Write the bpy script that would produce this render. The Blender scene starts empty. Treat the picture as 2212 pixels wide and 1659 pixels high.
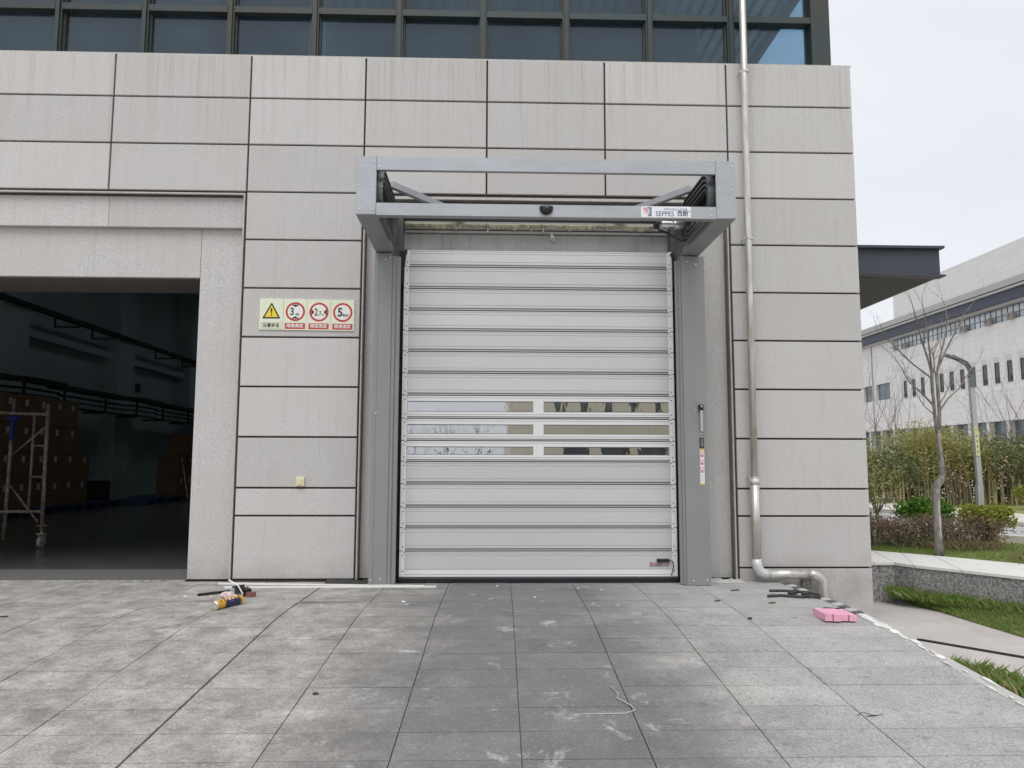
import bpy, math, random
from mathutils import Matrix, Vector
R = math.radians
scene = bpy.context.scene
# ------------------------------------------------------------------ camera
cam_d = bpy.data.cameras.new('camera'); cam = bpy.data.objects.new('camera', cam_d)
scene.collection.objects.link(cam); scene.camera = cam
cam_d.sensor_width = 36; cam_d.lens = 36*1661.85/2212; cam_d.clip_start = 0.1; cam_d.clip_end = 2000
CP, CYW, CR = R(5.8609), R(1.70907), R(0.15783)
fw = Vector((math.sin(CYW)*math.cos(CP), math.cos(CYW)*math.cos(CP), math.sin(CP)))
rt = Vector((math.cos(CYW), -math.sin(CYW), 0)); up = rt.cross(fw)
cx = rt*math.cos(CR)+up*math.sin(CR); cy_ = -rt*math.sin(CR)+up*math.cos(CR)
cam.matrix_world = Matrix(((cx.x, cy_.x, -fw.x, 0), (cx.y, cy_.y, -fw.y, -8), (cx.z, cy_.z, -fw.z, 1.2), (0, 0, 0, 1)))
# ------------------------------------------------------------------ sky, sun, exposure
SUN_EL, SUN_AZ = R(60), R(190)          # azimuth clockwise from +Y
world = bpy.data.worlds.new('World'); scene.world = world; world.use_nodes = True
wn, wl = world.node_tree.nodes, world.node_tree.links
wn.clear()
w_out = wn.new('ShaderNodeOutputWorld'); w_bg = wn.new('ShaderNodeBackground')
sky = wn.new('ShaderNodeTexSky'); sky.sky_type = 'NISHITA'; sky.sun_disc = False
sky.sun_elevation = SUN_EL; sky.sun_rotation = SUN_AZ
sky.air_density = 1.0; sky.dust_density = 4.0; sky.ozone_density = 1.0
w_tc = wn.new('ShaderNodeTexCoord'); w_map = wn.new('ShaderNodeMapping'); w_map.inputs['Scale'].default_value = (1, 1, 2.2)
w_no = wn.new('ShaderNodeTexNoise'); w_no.inputs['Scale'].default_value = 2.2; w_no.inputs['Detail'].default_value = 5
w_cr = wn.new('ShaderNodeValToRGB')
w_cr.color_ramp.elements[0].position = 0.3; w_cr.color_ramp.elements[0].color = (7.9, 8.2, 8.75, 1)
w_cr.color_ramp.elements[1].position = 0.7; w_cr.color_ramp.elements[1].color = (9.1, 9.2, 9.4, 1)
w_mix = wn.new('ShaderNodeMix'); w_mix.data_type = 'RGBA'; w_mix.inputs['Factor'].default_value = 0.9
wl.new(w_tc.outputs['Generated'], w_map.inputs['Vector']); wl.new(w_map.outputs['Vector'], w_no.inputs['Vector'])
wl.new(w_no.outputs['Fac'], w_cr.inputs['Fac'])
wl.new(sky.outputs['Color'], w_mix.inputs['A']); wl.new(w_cr.outputs['Color'], w_mix.inputs['B'])
wl.new(w_mix.outputs['Result'], w_bg.inputs['Color']); w_bg.inputs['Strength'].default_value = 0.1
wl.new(w_bg.outputs['Background'], w_out.inputs['Surface'])
sun_d = bpy.data.lights.new('sun', 'SUN'); sun_d.energy = 1.5; sun_d.angle = R(38); sun_d.color = (1, 0.985, 0.965)
sun = bpy.data.objects.new('sun', sun_d); scene.collection.objects.link(sun)
sdir = Vector((math.sin(SUN_AZ)*math.cos(SUN_EL), math.cos(SUN_AZ)*math.cos(SUN_EL), math.sin(SUN_EL)))
sun.rotation_euler = (-sdir).to_track_quat('-Z', 'Y').to_euler(); sun.location = sdir*60
vs = scene.view_settings
vs.view_transform = 'Standard'; vs.look = 'None'; vs.gamma = 1; vs.exposure = 0.14; vs.use_curve_mapping = False
scene.cycles.use_denoising = True
scene.cycles.max_bounces = 6; scene.cycles.diffuse_bounces = 3; scene.cycles.glossy_bounces = 3; scene.cycles.transparent_max_bounces = 12
scene.cycles.use_adaptive_sampling = True; scene.cycles.adaptive_threshold = 0.02; scene.cycles.caustics_reflective = False; scene.cycles.caustics_refractive = False
# ------------------------------------------------------------------ helpers
rnd = random.Random(7)
C = scene.collection
WM = {}
def link(o, parent=None, local=False):
    C.objects.link(o)
    if parent is not None:
        o.parent = parent
        if not local: o.matrix_parent_inverse = WM[parent].inverted()
        WM[o] = WM[parent] @ o.matrix_parent_inverse @ o.matrix_basis
    else: WM[o] = o.matrix_basis.copy()
    return o
def tag(o, label=None, cat=None, group=None, kind=None):
    if label: o['label'] = label
    if cat: o['category'] = cat
    if group: o['group'] = group
    if kind: o['kind'] = kind
    return o
def thing(name, label, cat, loc=(0, 0, 0), group=None):
    o = bpy.data.objects.new(name, None); o.location = loc; o.empty_display_size = 0.2
    o.matrix_basis = Matrix.Translation(loc)
    link(o); return tag(o, label, cat, group)
class MB:
    def __init__(s): s.v = []; s.f = []; s.m = []; s.mi = 0
    def face(s, idx): s.f.append(tuple(idx)); s.m.append(s.mi)
    def poly(s, pts):
        b = len(s.v); s.v += [tuple(p) for p in pts]; s.face(range(b, b+len(pts))); return s
    def box(s, x0, x1, y0, y1, z0, z1):
        if x0 > x1: x0, x1 = x1, x0
        if y0 > y1: y0, y1 = y1, y0
        if z0 > z1: z0, z1 = z1, z0
        b = len(s.v)
        s.v += [(x0,y0,z0),(x1,y0,z0),(x1,y1,z0),(x0,y1,z0),(x0,y0,z1),(x1,y0,z1),(x1,y1,z1),(x0,y1,z1)]
        for q in ((0,3,2,1),(4,5,6,7),(0,1,5,4),(1,2,6,5),(2,3,7,6),(3,0,4,7)): s.face([b+i for i in q])
        return s
    def fbox(s, x0, x1, y0, y1, z0, z1, c):
        """box whose front (-Y) edges are chamfered by c"""
        b = len(s.v)
        s.v += [(x0+c,y0,z0+c),(x1-c,y0,z0+c),(x1-c,y0,z1-c),(x0+c,y0,z1-c),
                (x0,y0+c,z0),(x1,y0+c,z0),(x1,y0+c,z1),(x0,y0+c,z1),
                (x0,y1,z0),(x1,y1,z0),(x1,y1,z1),(x0,y1,z1)]
        for q in ((0,1,2,3),(4,5,1,0),(5,6,2,1),(6,7,3,2),(7,4,0,3),(8,9,5,4),(9,10,6,5),(10,11,7,6),(11,8,4,7),(11,10,9,8)): s.face([b+i for i in q])
        return s
    def prism(s, prof, x0, x1, ax='x'):
        """closed profile (a,b): ax='x' -> (y,z) along x ; 'y' -> (x,z) along y ; 'z' -> (x,y) along z"""
        b = len(s.v); n = len(prof)
        P = {'x': lambda p, t: (t, p[0], p[1]), 'y': lambda p, t: (p[0], t, p[1]), 'z': lambda p, t: (p[0], p[1], t)}[ax]
        s.v += [P(p, x0) for p in prof]+[P(p, x1) for p in prof]
        for i in range(n): j = (i+1) % n; s.face((b+i, b+j, b+n+j, b+n+i))
        s.face([b+i for i in range(n)][::-1]); s.face([b+n+i for i in range(n)])
        return s
    def tube(s, pts, rad, n=10, caps=True):
        pts = [Vector(p) for p in pts]
        rad = rad if isinstance(rad, (list, tuple)) else [rad]*len(pts)
        b = len(s.v); u = None
        for i, p in enumerate(pts):
            t = (pts[min(i+1, len(pts)-1)]-pts[max(i-1, 0)]).normalized()
            if u is None:
                a = Vector((0, 0, 1)) if abs(t.z) < 0.9 else Vector((1, 0, 0)); u = t.cross(a).normalized()
            else:
                u = (u-t*u.dot(t)).normalized()
            w = t.cross(u)
            for k in range(n):
                a = 2*math.pi*k/n; s.v.append(tuple(p+(u*math.cos(a)+w*math.sin(a))*rad[i]))
        for i in range(len(pts)-1):
            for k in range(n):
                s.face((b+i*n+k, b+i*n+(k+1) % n, b+(i+1)*n+(k+1) % n, b+(i+1)*n+k))
        if caps:
            s.face([b+k for k in range(n)][::-1]); s.face([b+(len(pts)-1)*n+k for k in range(n)])
        return s
    def disc(s, c, r, n=10, y=None):
        """flat rivet head facing -Y with a low dome"""
        x, yy, z = c; b = len(s.v)
        s.v += [(x+r*math.cos(2*math.pi*k/n), yy, z+r*math.sin(2*math.pi*k/n)) for k in range(n)]
        s.v += [(x+r*.6*math.cos(2*math.pi*k/n), yy-r*.45, z+r*.6*math.sin(2*math.pi*k/n)) for k in range(n)]
        for k in range(n): s.face((b+k, b+(k+1) % n, b+n+(k+1) % n, b+n+k))
        s.face([b+n+k for k in range(n)]); return s
    def bar(s, p0, p1, w, h, upv=(0, 0, 1)):
        p0, p1 = Vector(p0), Vector(p1); t = (p1-p0).normalized(); a = t.cross(Vector(upv)).normalized(); c = a.cross(t)
        b = len(s.v)
        for p in (p0, p1):
            for (i, j) in ((-1,-1),(1,-1),(1,1),(-1,1)): s.v.append(tuple(p+a*w/2*i+c*h/2*j))
        for q in ((0,1,2,3),(7,6,5,4),(0,4,5,1),(1,5,6,2),(2,6,7,3),(3,7,4,0)): s.face([b+i for i in q])
        return s
    def mesh(s, name, mats, smooth=False):
        me = bpy.data.meshes.new(name); me.from_pydata(s.v, [], s.f)
        mats = mats if isinstance(mats, (list, tuple)) else [mats]
        for m in mats: me.materials.append(m)
        if len(mats) > 1:
            for i, p in enumerate(me.polygons): p.material_index = s.m[i]
        if smooth:
            for p in me.polygons: p.use_smooth = True
        me.update(); return me
    def build(s, name, mats, parent=None, origin=None, smooth=False, local=False):
        o = bpy.data.objects.new(name, s.mesh(name, mats, smooth))
        if origin is not None: o.location = origin; o.matrix_basis = Matrix.Translation(origin)
        return link(o, parent, local)
def copy_tree(o, loc, rz=0):
    c = o.copy(); C.objects.link(c); c.location = loc; c.rotation_euler = (0, 0, rz)
    WM[c] = Matrix.Translation(loc) @ Matrix.Rotation(rz, 4, 'Z')
    for ch in o.children:
        d = ch.copy(); C.objects.link(d); d.parent = c
        for g in ch.children:
            e = g.copy(); C.objects.link(e); e.parent = d
    return c
def inst(name, me, parent, loc, mat=None):
    o = bpy.data.objects.new(name, me); o.location = loc; o.matrix_basis = Matrix.Translation(loc); return link(o, parent)
def text(name, body, size, loc, mat, parent, align='CENTER', sx=1.0, face='-y', depth=0.0006, bold=0.0):
    """flat print on a face: -y faces the viewer side of the wall"""
    cu = bpy.data.curves.new(name, 'FONT'); cu.body = body; cu.size = size; cu.align_x = align; cu.align_y = 'CENTER'
    cu.extrude = depth; cu.offset = bold; cu.resolution_u = 3
    tmp = bpy.data.objects.new('tmp', cu); C.objects.link(tmp)
    dg = bpy.context.evaluated_depsgraph_get(); me = bpy.data.meshes.new_from_object(tmp.evaluated_get(dg))
    bpy.data.objects.remove(tmp)
    for v in me.vertices:
        x, y, z = v.co
        if face == '-y': v.co = (loc[0]+x*sx, loc[1]-z, loc[2]+y)
        elif face == '-y_vert': v.co = (loc[0]+x*sx, loc[1]-z, loc[2]+y)
    me.materials.clear(); me.materials.append(mat); me.name = name
    o = bpy.data.objects.new(name, me); return link(o, parent)
# ------------------------------------------------------------------ materials
def new_mat(name):
    m = bpy.data.materials.new(name); m.use_nodes = True
    nt = m.node_tree; return m, nt, nt.nodes, nt.links, nt.nodes['Principled BSDF']
def plain(name, col, rough=0.6, metal=0.0, spec=0.5, var=0.0, vscale=8.0, bump=0.0, bscale=60.0, stretch=None, vcol=None):
    """base colour with optional noise variation and bump, in world position space"""
    m, nt, n, l, p = new_mat(name)
    p.inputs['Base Color'].default_value = (*col, 1); p.inputs['Roughness'].default_value = rough
    p.inputs['Metallic'].default_value = metal; p.inputs['Specular IOR Level'].default_value = spec
    g = n.new('ShaderNodeNewGeometry'); vec = g.outputs['Position']
    if stretch:
        mp = n.new('ShaderNodeMapping'); mp.inputs['Scale'].default_value = stretch; l.new(vec, mp.inputs['Vector']); vec = mp.outputs['Vector']
    if var > 0:
        t = n.new('ShaderNodeTexNoise'); t.inputs['Scale'].default_value = vscale; t.inputs['Detail'].default_value = 6; t.inputs['Roughness'].default_value = 0.65
        l.new(vec, t.inputs['Vector'])
        mx = n.new('ShaderNodeMix'); mx.data_type = 'RGBA'
        d = vcol or tuple(c*(1-var) for c in col); u = tuple(min(1, c*(1+var*.6)) for c in col)
        mx.inputs['A'].default_value = (*d, 1); mx.inputs['B'].default_value = (*u, 1)
        mr = n.new('ShaderNodeMapRange'); mr.inputs['From Min'].default_value = 0.3; mr.inputs['From Max'].default_value = 0.7
        l.new(t.outputs['Fac'], mr.inputs['Value']); l.new(mr.outputs['Result'], mx.inputs['Factor']); l.new(mx.outputs['Result'], p.inputs['Base Color'])
    if bump > 0:
        t = n.new('ShaderNodeTexNoise'); t.inputs['Scale'].default_value = bscale; t.inputs['Detail'].default_value = 3; l.new(vec, t.inputs['Vector'])
        b = n.new('ShaderNodeBump'); b.inputs['Strength'].default_value = bump; b.inputs['Distance'].default_value = 0.006
        l.new(t.outputs['Fac'], b.inputs['Height']); l.new(b.outputs['Normal'], p.inputs['Normal'])
    return m
def noise(n, l, vec, scale, detail=5, rough=0.6, stretch=None, w=0.0):
    if stretch or w:
        mp = n.new('ShaderNodeMapping'); mp.inputs['Scale'].default_value = stretch or (1, 1, 1); mp.inputs['Location'].default_value = (w, w*1.7, w*.6)
        l.new(vec, mp.inputs['Vector']); vec = mp.outputs['Vector']
    t = n.new('ShaderNodeTexNoise'); t.inputs['Scale'].default_value = scale; t.inputs['Detail'].default_value = detail; t.inputs['Roughness'].default_value = rough
    l.new(vec, t.inputs['Vector']); return t.outputs['Fac']
def rng(n, l, val, a, b, c=0.0, d=1.0):
    mr = n.new('ShaderNodeMapRange'); l.new(val, mr.inputs['Value'])
    for k, v in (('From Min', a), ('From Max', b), ('To Min', c), ('To Max', d)): mr.inputs[k].default_value = v
    return mr.outputs['Result']
def mixc(n, l, fac, A, B, mode='MIX'):
    mx = n.new('ShaderNodeMix'); mx.data_type = 'RGBA'; mx.blend_type = mode
    if hasattr(fac, 'links') or not isinstance(fac, (int, float)): l.new(fac, mx.inputs['Factor'])
    else: mx.inputs['Factor'].default_value = fac
    for k, v in (('A', A), ('B', B)):
        if isinstance(v, tuple): mx.inputs[k].default_value = (*v, 1)
        else: l.new(v, mx.inputs[k])
    return mx.outputs['Result']
def stone_panel(name, base, warm, dirt=0.35):
    m, nt, n, l, p = new_mat(name)
    pos = n.new('ShaderNodeNewGeometry').outputs['Position']
    oi = n.new('ShaderNodeObjectInfo')
    grain = noise(n, l, pos, 95, 2, 0.5)
    col = mixc(n, l, rng(n, l, grain, 0.36, 0.64), tuple(c*0.84 for c in base), tuple(min(1, c*1.12) for c in base))
    big = noise(n, l, pos, 1.3, 4, 0.6)
    col = mixc(n, l, rng(n, l, big, 0.35, 0.7, 0, 0.75), col, tuple(a*b for a, b in zip(base, warm)))
    streak = noise(n, l, pos, 2.4, 7, 0.72, (7, 1, 0.30))
    col = mixc(n, l, rng(n, l, streak, 0.52, 0.8, 0, dirt), col, (0.20, 0.175, 0.15))
    sz = n.new('ShaderNodeSeparateXYZ'); l.new(pos, sz.inputs[0])
    drip = noise(n, l, pos, 3.0, 5, 0.7, (9, 1, 0.16), 4.0); dm_ = n.new('ShaderNodeMath'); dm_.operation = 'MULTIPLY'
    l.new(rng(n, l, drip, 0.50, 0.66, 0, 1), dm_.inputs[0]); l.new(rng(n, l, sz.outputs['Z'], 4.3, 5.5, 0.0, 0.30), dm_.inputs[1])
    col = mixc(n, l, dm_.outputs[0], col, (0.30, 0.265, 0.235))
    sp_ = noise(n, l, pos, 4.0, 6, 0.7, (1, 1, 1), 7.0); ds_ = n.new('ShaderNodeMath'); ds_.operation = 'MULTIPLY'
    l.new(rng(n, l, sp_, 0.40, 0.62, 0.2, 1), ds_.inputs[0]); l.new(rng(n, l, sz.outputs['Z'], 0.02, 0.30, 0.45, 0.0), ds_.inputs[1])
    col = mixc(n, l, ds_.outputs[0], col, (0.26, 0.24, 0.21))
    tint = rng(n, l, oi.outputs['Random'], 0, 1, 0.91, 1.05)
    hs = n.new('ShaderNodeHueSaturation'); l.new(tint, hs.inputs['Value']); l.new(col, hs.inputs['Color'])
    l.new(hs.outputs['Color'], p.inputs['Base Color']); p.inputs['Roughness'].default_value = 0.75; p.inputs['Specular IOR Level'].default_value = 0.25
    b = n.new('ShaderNodeBump'); b.inputs['Strength'].default_value = 0.55; b.inputs['Distance'].default_value = 0.008
    l.new(grain, b.inputs['Height']); l.new(b.outputs['Normal'], p.inputs['Normal'])
    return m
M = {}
M['panel'] = stone_panel('panel_stone', (0.58, 0.571, 0.567), (0.945, 0.915, 0.89), 0.20)
M['panel_dusty'] = stone_panel('panel_dusty', (0.42, 0.42, 0.42), (1.25, 1.25, 1.25), 0.6)
M['joint'] = plain('joint_sealant', (0.068, 0.06, 0.05), 0.8, var=0.3, vscale=5)
M['reveal'] = plain('reveal_shaded_dirty', (0.20, 0.19, 0.175), 0.8, var=0.3, vscale=6)  # panel stone darkened for the shade and dirt in the recess
M['trim'] = plain('edge_trim', (0.50, 0.48, 0.455), 0.7, var=0.15, vscale=12)
M['steel'] = plain('grey_painted_steel', (0.42, 0.44, 0.47), 0.42, 0.35, var=0.12, vscale=3.0, stretch=(1, 1, 2.5))
M['column'] = plain('grey_column_steel', (0.285, 0.293, 0.297), 0.45, 0.2, var=0.07, vscale=2.5)
M['steel_dark'] = plain('dark_steel', (0.10, 0.108, 0.112), 0.5, 0.3, var=0.1)
M['track'] = plain('spiral_track_steel', (0.16, 0.17, 0.17), 0.4, 0.5, var=0.1)
M['alu'] = plain('slat_aluminium', (0.64, 0.645, 0.655), 0.38, 0.25, var=0.035, vscale=4.0, stretch=(0.5, 1, 40), bump=0.02, bscale=200)
_n, _l = M['alu'].node_tree.nodes, M['alu'].node_tree.links
_p = _n['Principled BSDF']; _src = _p.inputs['Base Color'].links[0].from_socket; _h = _n.new('ShaderNodeHueSaturation')
_l.new(rng(_n, _l, _n.new('ShaderNodeObjectInfo').outputs['Random'], 0, 1, 0.94, 1.03), _h.inputs['Value']); _l.new(_src, _h.inputs['Color']); _l.new(_h.outputs['Color'], _p.inputs['Base Color'])
M['alu_line'] = plain('slat_groove', (0.13, 0.133, 0.137), 0.5, 0.3)
M['white_alu'] = plain('white_aluminium', (0.80, 0.80, 0.81), 0.35, 0.05)
M['cap'] = plain('end_cap_white', (0.90, 0.90, 0.90), 0.4, var=0.04, vscale=6)
M['rubber'] = plain('black_rubber', (0.012, 0.013, 0.018), 0.55, var=0.3, vscale=4)
M['rivet'] = plain('zinc_rivet', (0.75, 0.76, 0.78), 0.28, 0.8)
M['screw'] = plain('screw_dark', (0.22, 0.22, 0.22), 0.4, 0.6)
M['galv'] = plain('galvanised_pipe', (0.68, 0.67, 0.65), 0.36, 0.55, var=0.22, vscale=4, stretch=(4, 4, 0.6), vcol=(0.42, 0.385, 0.33))
M['galv_weld'] = plain('weld_paint', (0.66, 0.66, 0.66), 0.45, 0.3, var=0.25, vscale=25)
M['black'] = plain('black_plastic', (0.012, 0.012, 0.013), 0.4)
M['white'] = plain('white_plastic', (0.82, 0.82, 0.80), 0.45)
M['cream'] = plain('sign_cream', (0.76, 0.80, 0.62), 0.4, var=0.03)
M['print_black'] = plain('print_black', (0.02, 0.02, 0.02), 0.5)
M['print_red'] = plain('print_red', (0.50, 0.045, 0.06), 0.5)
M['print_white'] = plain('print_white', (0.80, 0.80, 0.76), 0.5)
M['print_yellow'] = plain('print_yellow', (0.82, 0.62, 0.03), 0.5)
M['print_navy'] = plain('print_navy', (0.03, 0.07, 0.16), 0.5)
M['print_grey'] = plain('print_grey', (0.35, 0.36, 0.40), 0.5)
M['logo_red'] = plain('logo_red', (0.60, 0.08, 0.09), 0.5)
M['sticker'] = plain('sticker_white', (0.80, 0.81, 0.86), 0.3)
M['foam_pu'] = plain('dried_foam', (0.70, 0.66, 0.50), 0.85, var=0.3, vscale=30, bump=0.8, bscale=60)
M['switch'] = plain('switch_ivory', (0.70, 0.66, 0.42), 0.4)
M['pink'] = plain('pink_foam', (0.78, 0.39, 0.52), 0.8, var=0.12, vscale=20, bump=0.3, bscale=120)
M['can_yellow'] = plain('can_yellow', (0.70, 0.38, 0.03), 0.35, var=0.1, vscale=20)
M['can_navy'] = plain('can_navy', (0.02, 0.025, 0.09), 0.35)
M['can_metal'] = plain('can_metal', (0.75, 0.75, 0.76), 0.25, 0.9)
M['bag'] = plain('plastic_bag', (0.70, 0.66, 0.66), 0.25, var=0.35, vscale=35, vcol=(0.45, 0.22, 0.22))
M['red_brick'] = plain('broken_brick', (0.22, 0.09, 0.075), 0.85, var=0.4, vscale=40, bump=0.6)
M['scrap'] = plain('dark_scrap', (0.05, 0.05, 0.045), 0.7, 0.2, var=0.4, vscale=30)
M['wire'] = plain('pale_wire', (0.46, 0.46, 0.45), 0.5)
M['leafdry'] = plain('dry_leaf', (0.07, 0.05, 0.035), 0.8)
M['mortar'] = plain('white_mortar', (0.76, 0.755, 0.74), 0.8, var=0.35, vscale=14, bump=0.8, bscale=50)
M['tile_dark'] = plain('edge_tile_dark', (0.10, 0.102, 0.105), 0.6, var=0.2, vscale=20)
M['tile_light'] = plain('edge_tile_light', (0.47, 0.46, 0.44), 0.6, var=0.1, vscale=20)
M['debris'] = plain('black_membrane', (0.045, 0.042, 0.038), 0.8, var=0.5, vscale=30, bump=0.8)
def slab_mat():
    m, nt, n, l, p = new_mat('paving_slab')
    pos = n.new('ShaderNodeNewGeometry').outputs['Position']; oi = n.new('ShaderNodeObjectInfo')
    def nz(scale, detail, rough, w=0.0, dist=0.0):
        mp = n.new('ShaderNodeMapping'); mp.inputs['Location'].default_value = (w, w*1.7, 0); l.new(pos, mp.inputs['Vector'])
        t = n.new('ShaderNodeTexNoise'); t.inputs['Scale'].default_value = scale; t.inputs['Detail'].default_value = detail; t.inputs['Roughness'].default_value = rough; t.inputs['Distortion'].default_value = dist
        l.new(mp.outputs['Vector'], t.inputs['Vector']); return t.outputs['Fac']
    fine, mid, big = nz(70, 3, .6), nz(4.5, 10, .72, 2), nz(0.8, 4, .55, 3)
    col = mixc(n, l, rng(n, l, mid, 0.33, 0.67), (0.27, 0.253, 0.235), (0.56, 0.535, 0.505))
    # dirt driven down from the door along the middle of the ramp
    sx = n.new('ShaderNodeSeparateXYZ'); l.new(pos, sx.inputs[0])
    dx = n.new('ShaderNodeMath'); dx.operation = 'SUBTRACT'; l.new(sx.outputs['X'], dx.inputs[0]); dx.inputs[1].default_value = 0.30
    ab = n.new('ShaderNodeMath'); ab.operation = 'ABSOLUTE'; l.new(dx.outputs[0], ab.inputs[0])
    wob = nz(1.3, 9, .66, 5)
    nd = n.new('ShaderNodeMath'); nd.operation = 'MULTIPLY_ADD'; l.new(wob, nd.inputs[0]); nd.inputs[1].default_value = -2.6; l.new(ab.outputs[0], nd.inputs[2])
    track = rng(n, l, nd.outputs[0], -0.75, 0.35, 0.80, 0.0)
    col = mixc(n, l, track, col, (0.138, 0.137, 0.135))
    # swept, paler slabs on the right
    right = rng(n, l, sx.outputs['X'], 0.9, 2.0, 0.0, 1.0)
    def sub(a, b):
        q = n.new('ShaderNodeMath'); q.operation = 'MULTIPLY_ADD'; l.new(a, q.inputs[0]); q.inputs[1].default_value = b; q.inputs[2].default_value = 1.0; return q.outputs[0]
    def mul(a, b):
        q = n.new('ShaderNodeMath'); q.operation = 'MULTIPLY'; l.new(a, q.inputs[0]); l.new(b, q.inputs[1]); return q.outputs[0]
    rw_ = n.new('ShaderNodeMath'); rw_.operation = 'MULTIPLY'; l.new(right, rw_.inputs[0]); rw_.inputs[1].default_value = 0.62
    col = mixc(n, l, rw_.outputs[0], col, (0.475, 0.475, 0.47))
    calm = sub(right, -0.72)
    bl = nz(2.6, 11, .80, 9)
    col = mixc(n, l, mul(rng(n, l, bl, 0.50, 0.63, 0, 0.55), calm), col, (0.135, 0.128, 0.12))
    sm = nz(3.4, 10, .72, 14, .5)
    col = mixc(n, l, mul(rng(n, l, sm, 0.58, 0.67, 0, 0.72), calm), col, (0.58, 0.575, 0.565))
    sp = nz(13, 6, .75, 21)
    col = mixc(n, l, rng(n, l, sp, 0.56, 0.68, 0, 0.55), col, (0.12, 0.115, 0.11))
    col = mixc(n, l, rng(n, l, fine, 0.42, 0.62, 0.0, 0.45), col, (0.14, 0.136, 0.13))
    col = mixc(n, l, rng(n, l, nz(48, 4, .7, 31), 0.57, 0.70, 0.0, 0.30), col, (0.58, 0.565, 0.54))
    hs = n.new('ShaderNodeHueSaturation'); l.new(rng(n, l, oi.outputs['Random'], 0, 1, 0.92, 1.06), hs.inputs['Value']); l.new(col, hs.inputs['Color'])
    l.new(hs.outputs['Color'], p.inputs['Base Color']); l.new(rng(n, l, mid, 0.3, 0.7, 0.55, 0.85), p.inputs['Roughness']); p.inputs['Specular IOR Level'].default_value = 0.3
    b = n.new('ShaderNodeBump'); b.inputs['Strength'].default_value = 0.5; b.inputs['Distance'].default_value = 0.005
    hm = n.new('ShaderNodeMath'); hm.operation = 'ADD'; l.new(fine, hm.inputs[0]); l.new(mid, hm.inputs[1])
    l.new(hm.outputs[0], b.inputs['Height']); l.new(b.outputs['Normal'], p.inputs['Normal'])
    return m
M['slab'] = slab_mat()
M['slab_joint'] = plain('slab_joint', (0.17, 0.16, 0.15), 0.9, var=0.75, vscale=1.6, vcol=(0.075, 0.07, 0.066))
M['concrete'] = plain('pale_concrete', (0.50, 0.465, 0.44), 0.8, var=0.14, vscale=2.2, bump=0.2, bscale=80)
M['ground'] = plain('ground_concrete', (0.30, 0.29, 0.28), 0.85, var=0.2, vscale=0.8)
M['cap_stone'] = plain('wall_cap_stone', (0.70, 0.69, 0.66), 0.75, var=0.10, vscale=5, bump=0.3, bscale=120)
M['pebble'] = plain('pebbledash', (0.30, 0.295, 0.29), 0.8, var=0.8, vscale=38, bump=1.0, bscale=45)
M['soil'] = plain('lawn_soil', (0.15, 0.21, 0.05), 0.95, var=0.6, vscale=2.2, vcol=(0.24, 0.20, 0.10))
M['road'] = plain('road_concrete', (0.40, 0.395, 0.40), 0.85, var=0.12, vscale=1.5)
M['kerb'] = plain('kerb_stone', (0.62, 0.58, 0.54), 0.8, var=0.1)
M['drain'] = plain('drain_black', (0.02, 0.02, 0.022), 0.6)
M['canopy'] = plain('canopy_bluegrey', (0.055, 0.064, 0.092), 0.45, 0.1, var=0.08)
M['canopy_under'] = plain('canopy_soffit', (0.055, 0.055, 0.05), 0.6, var=0.1)
M['green_frame'] = plain('curtain_wall_frame', (0.016, 0.045, 0.055), 0.45, 0.1, var=0.5, vscale=0.9, vcol=(0.05, 0.042, 0.028))
M['dark_room'] = plain('dark_interior', (0.03, 0.034, 0.036), 0.9)
M['gallery'] = plain('gallery_wall', (0.075, 0.09, 0.10), 0.8, var=0.4, vscale=1.5)
M['deck'] = plain('ceiling_deck', (0.62, 0.64, 0.64), 0.6, 0.1, var=0.25, vscale=2)
M['hall_wall'] = plain('hall_wall', (0.52, 0.64, 0.66), 0.8, var=0.1, vscale=1)
M['hall_floor'] = plain('hall_floor', (0.10, 0.10, 0.098), 0.25, var=0.3, vscale=2.0)
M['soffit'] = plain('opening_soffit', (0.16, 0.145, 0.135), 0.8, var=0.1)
M['carton'] = plain('carton_board', (0.27, 0.165, 0.09), 0.85, var=0.08, vscale=3)
M['carton_gap'] = plain('carton_tape', (0.36, 0.25, 0.14), 0.5)
M['paper'] = plain('paper_label', (0.72, 0.72, 0.72), 0.7)
M['pallet'] = plain('blue_pallet', (0.02, 0.07, 0.19), 0.5)
M['rack'] = plain('rack_dark', (0.035, 0.037, 0.04), 0.6, 0.2)
M['scaffold'] = plain('scaffold_paint', (0.36, 0.33, 0.30), 0.6, 0.1, var=0.6, vscale=14, vcol=(0.16, 0.09, 0.06))
M['caster'] = plain('caster_wheel', (0.44, 0.41, 0.37), 0.6, var=0.3, vscale=20)
M['blue_cloth'] = plain('blue_cloth', (0.02, 0.035, 0.25), 0.8)
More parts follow.
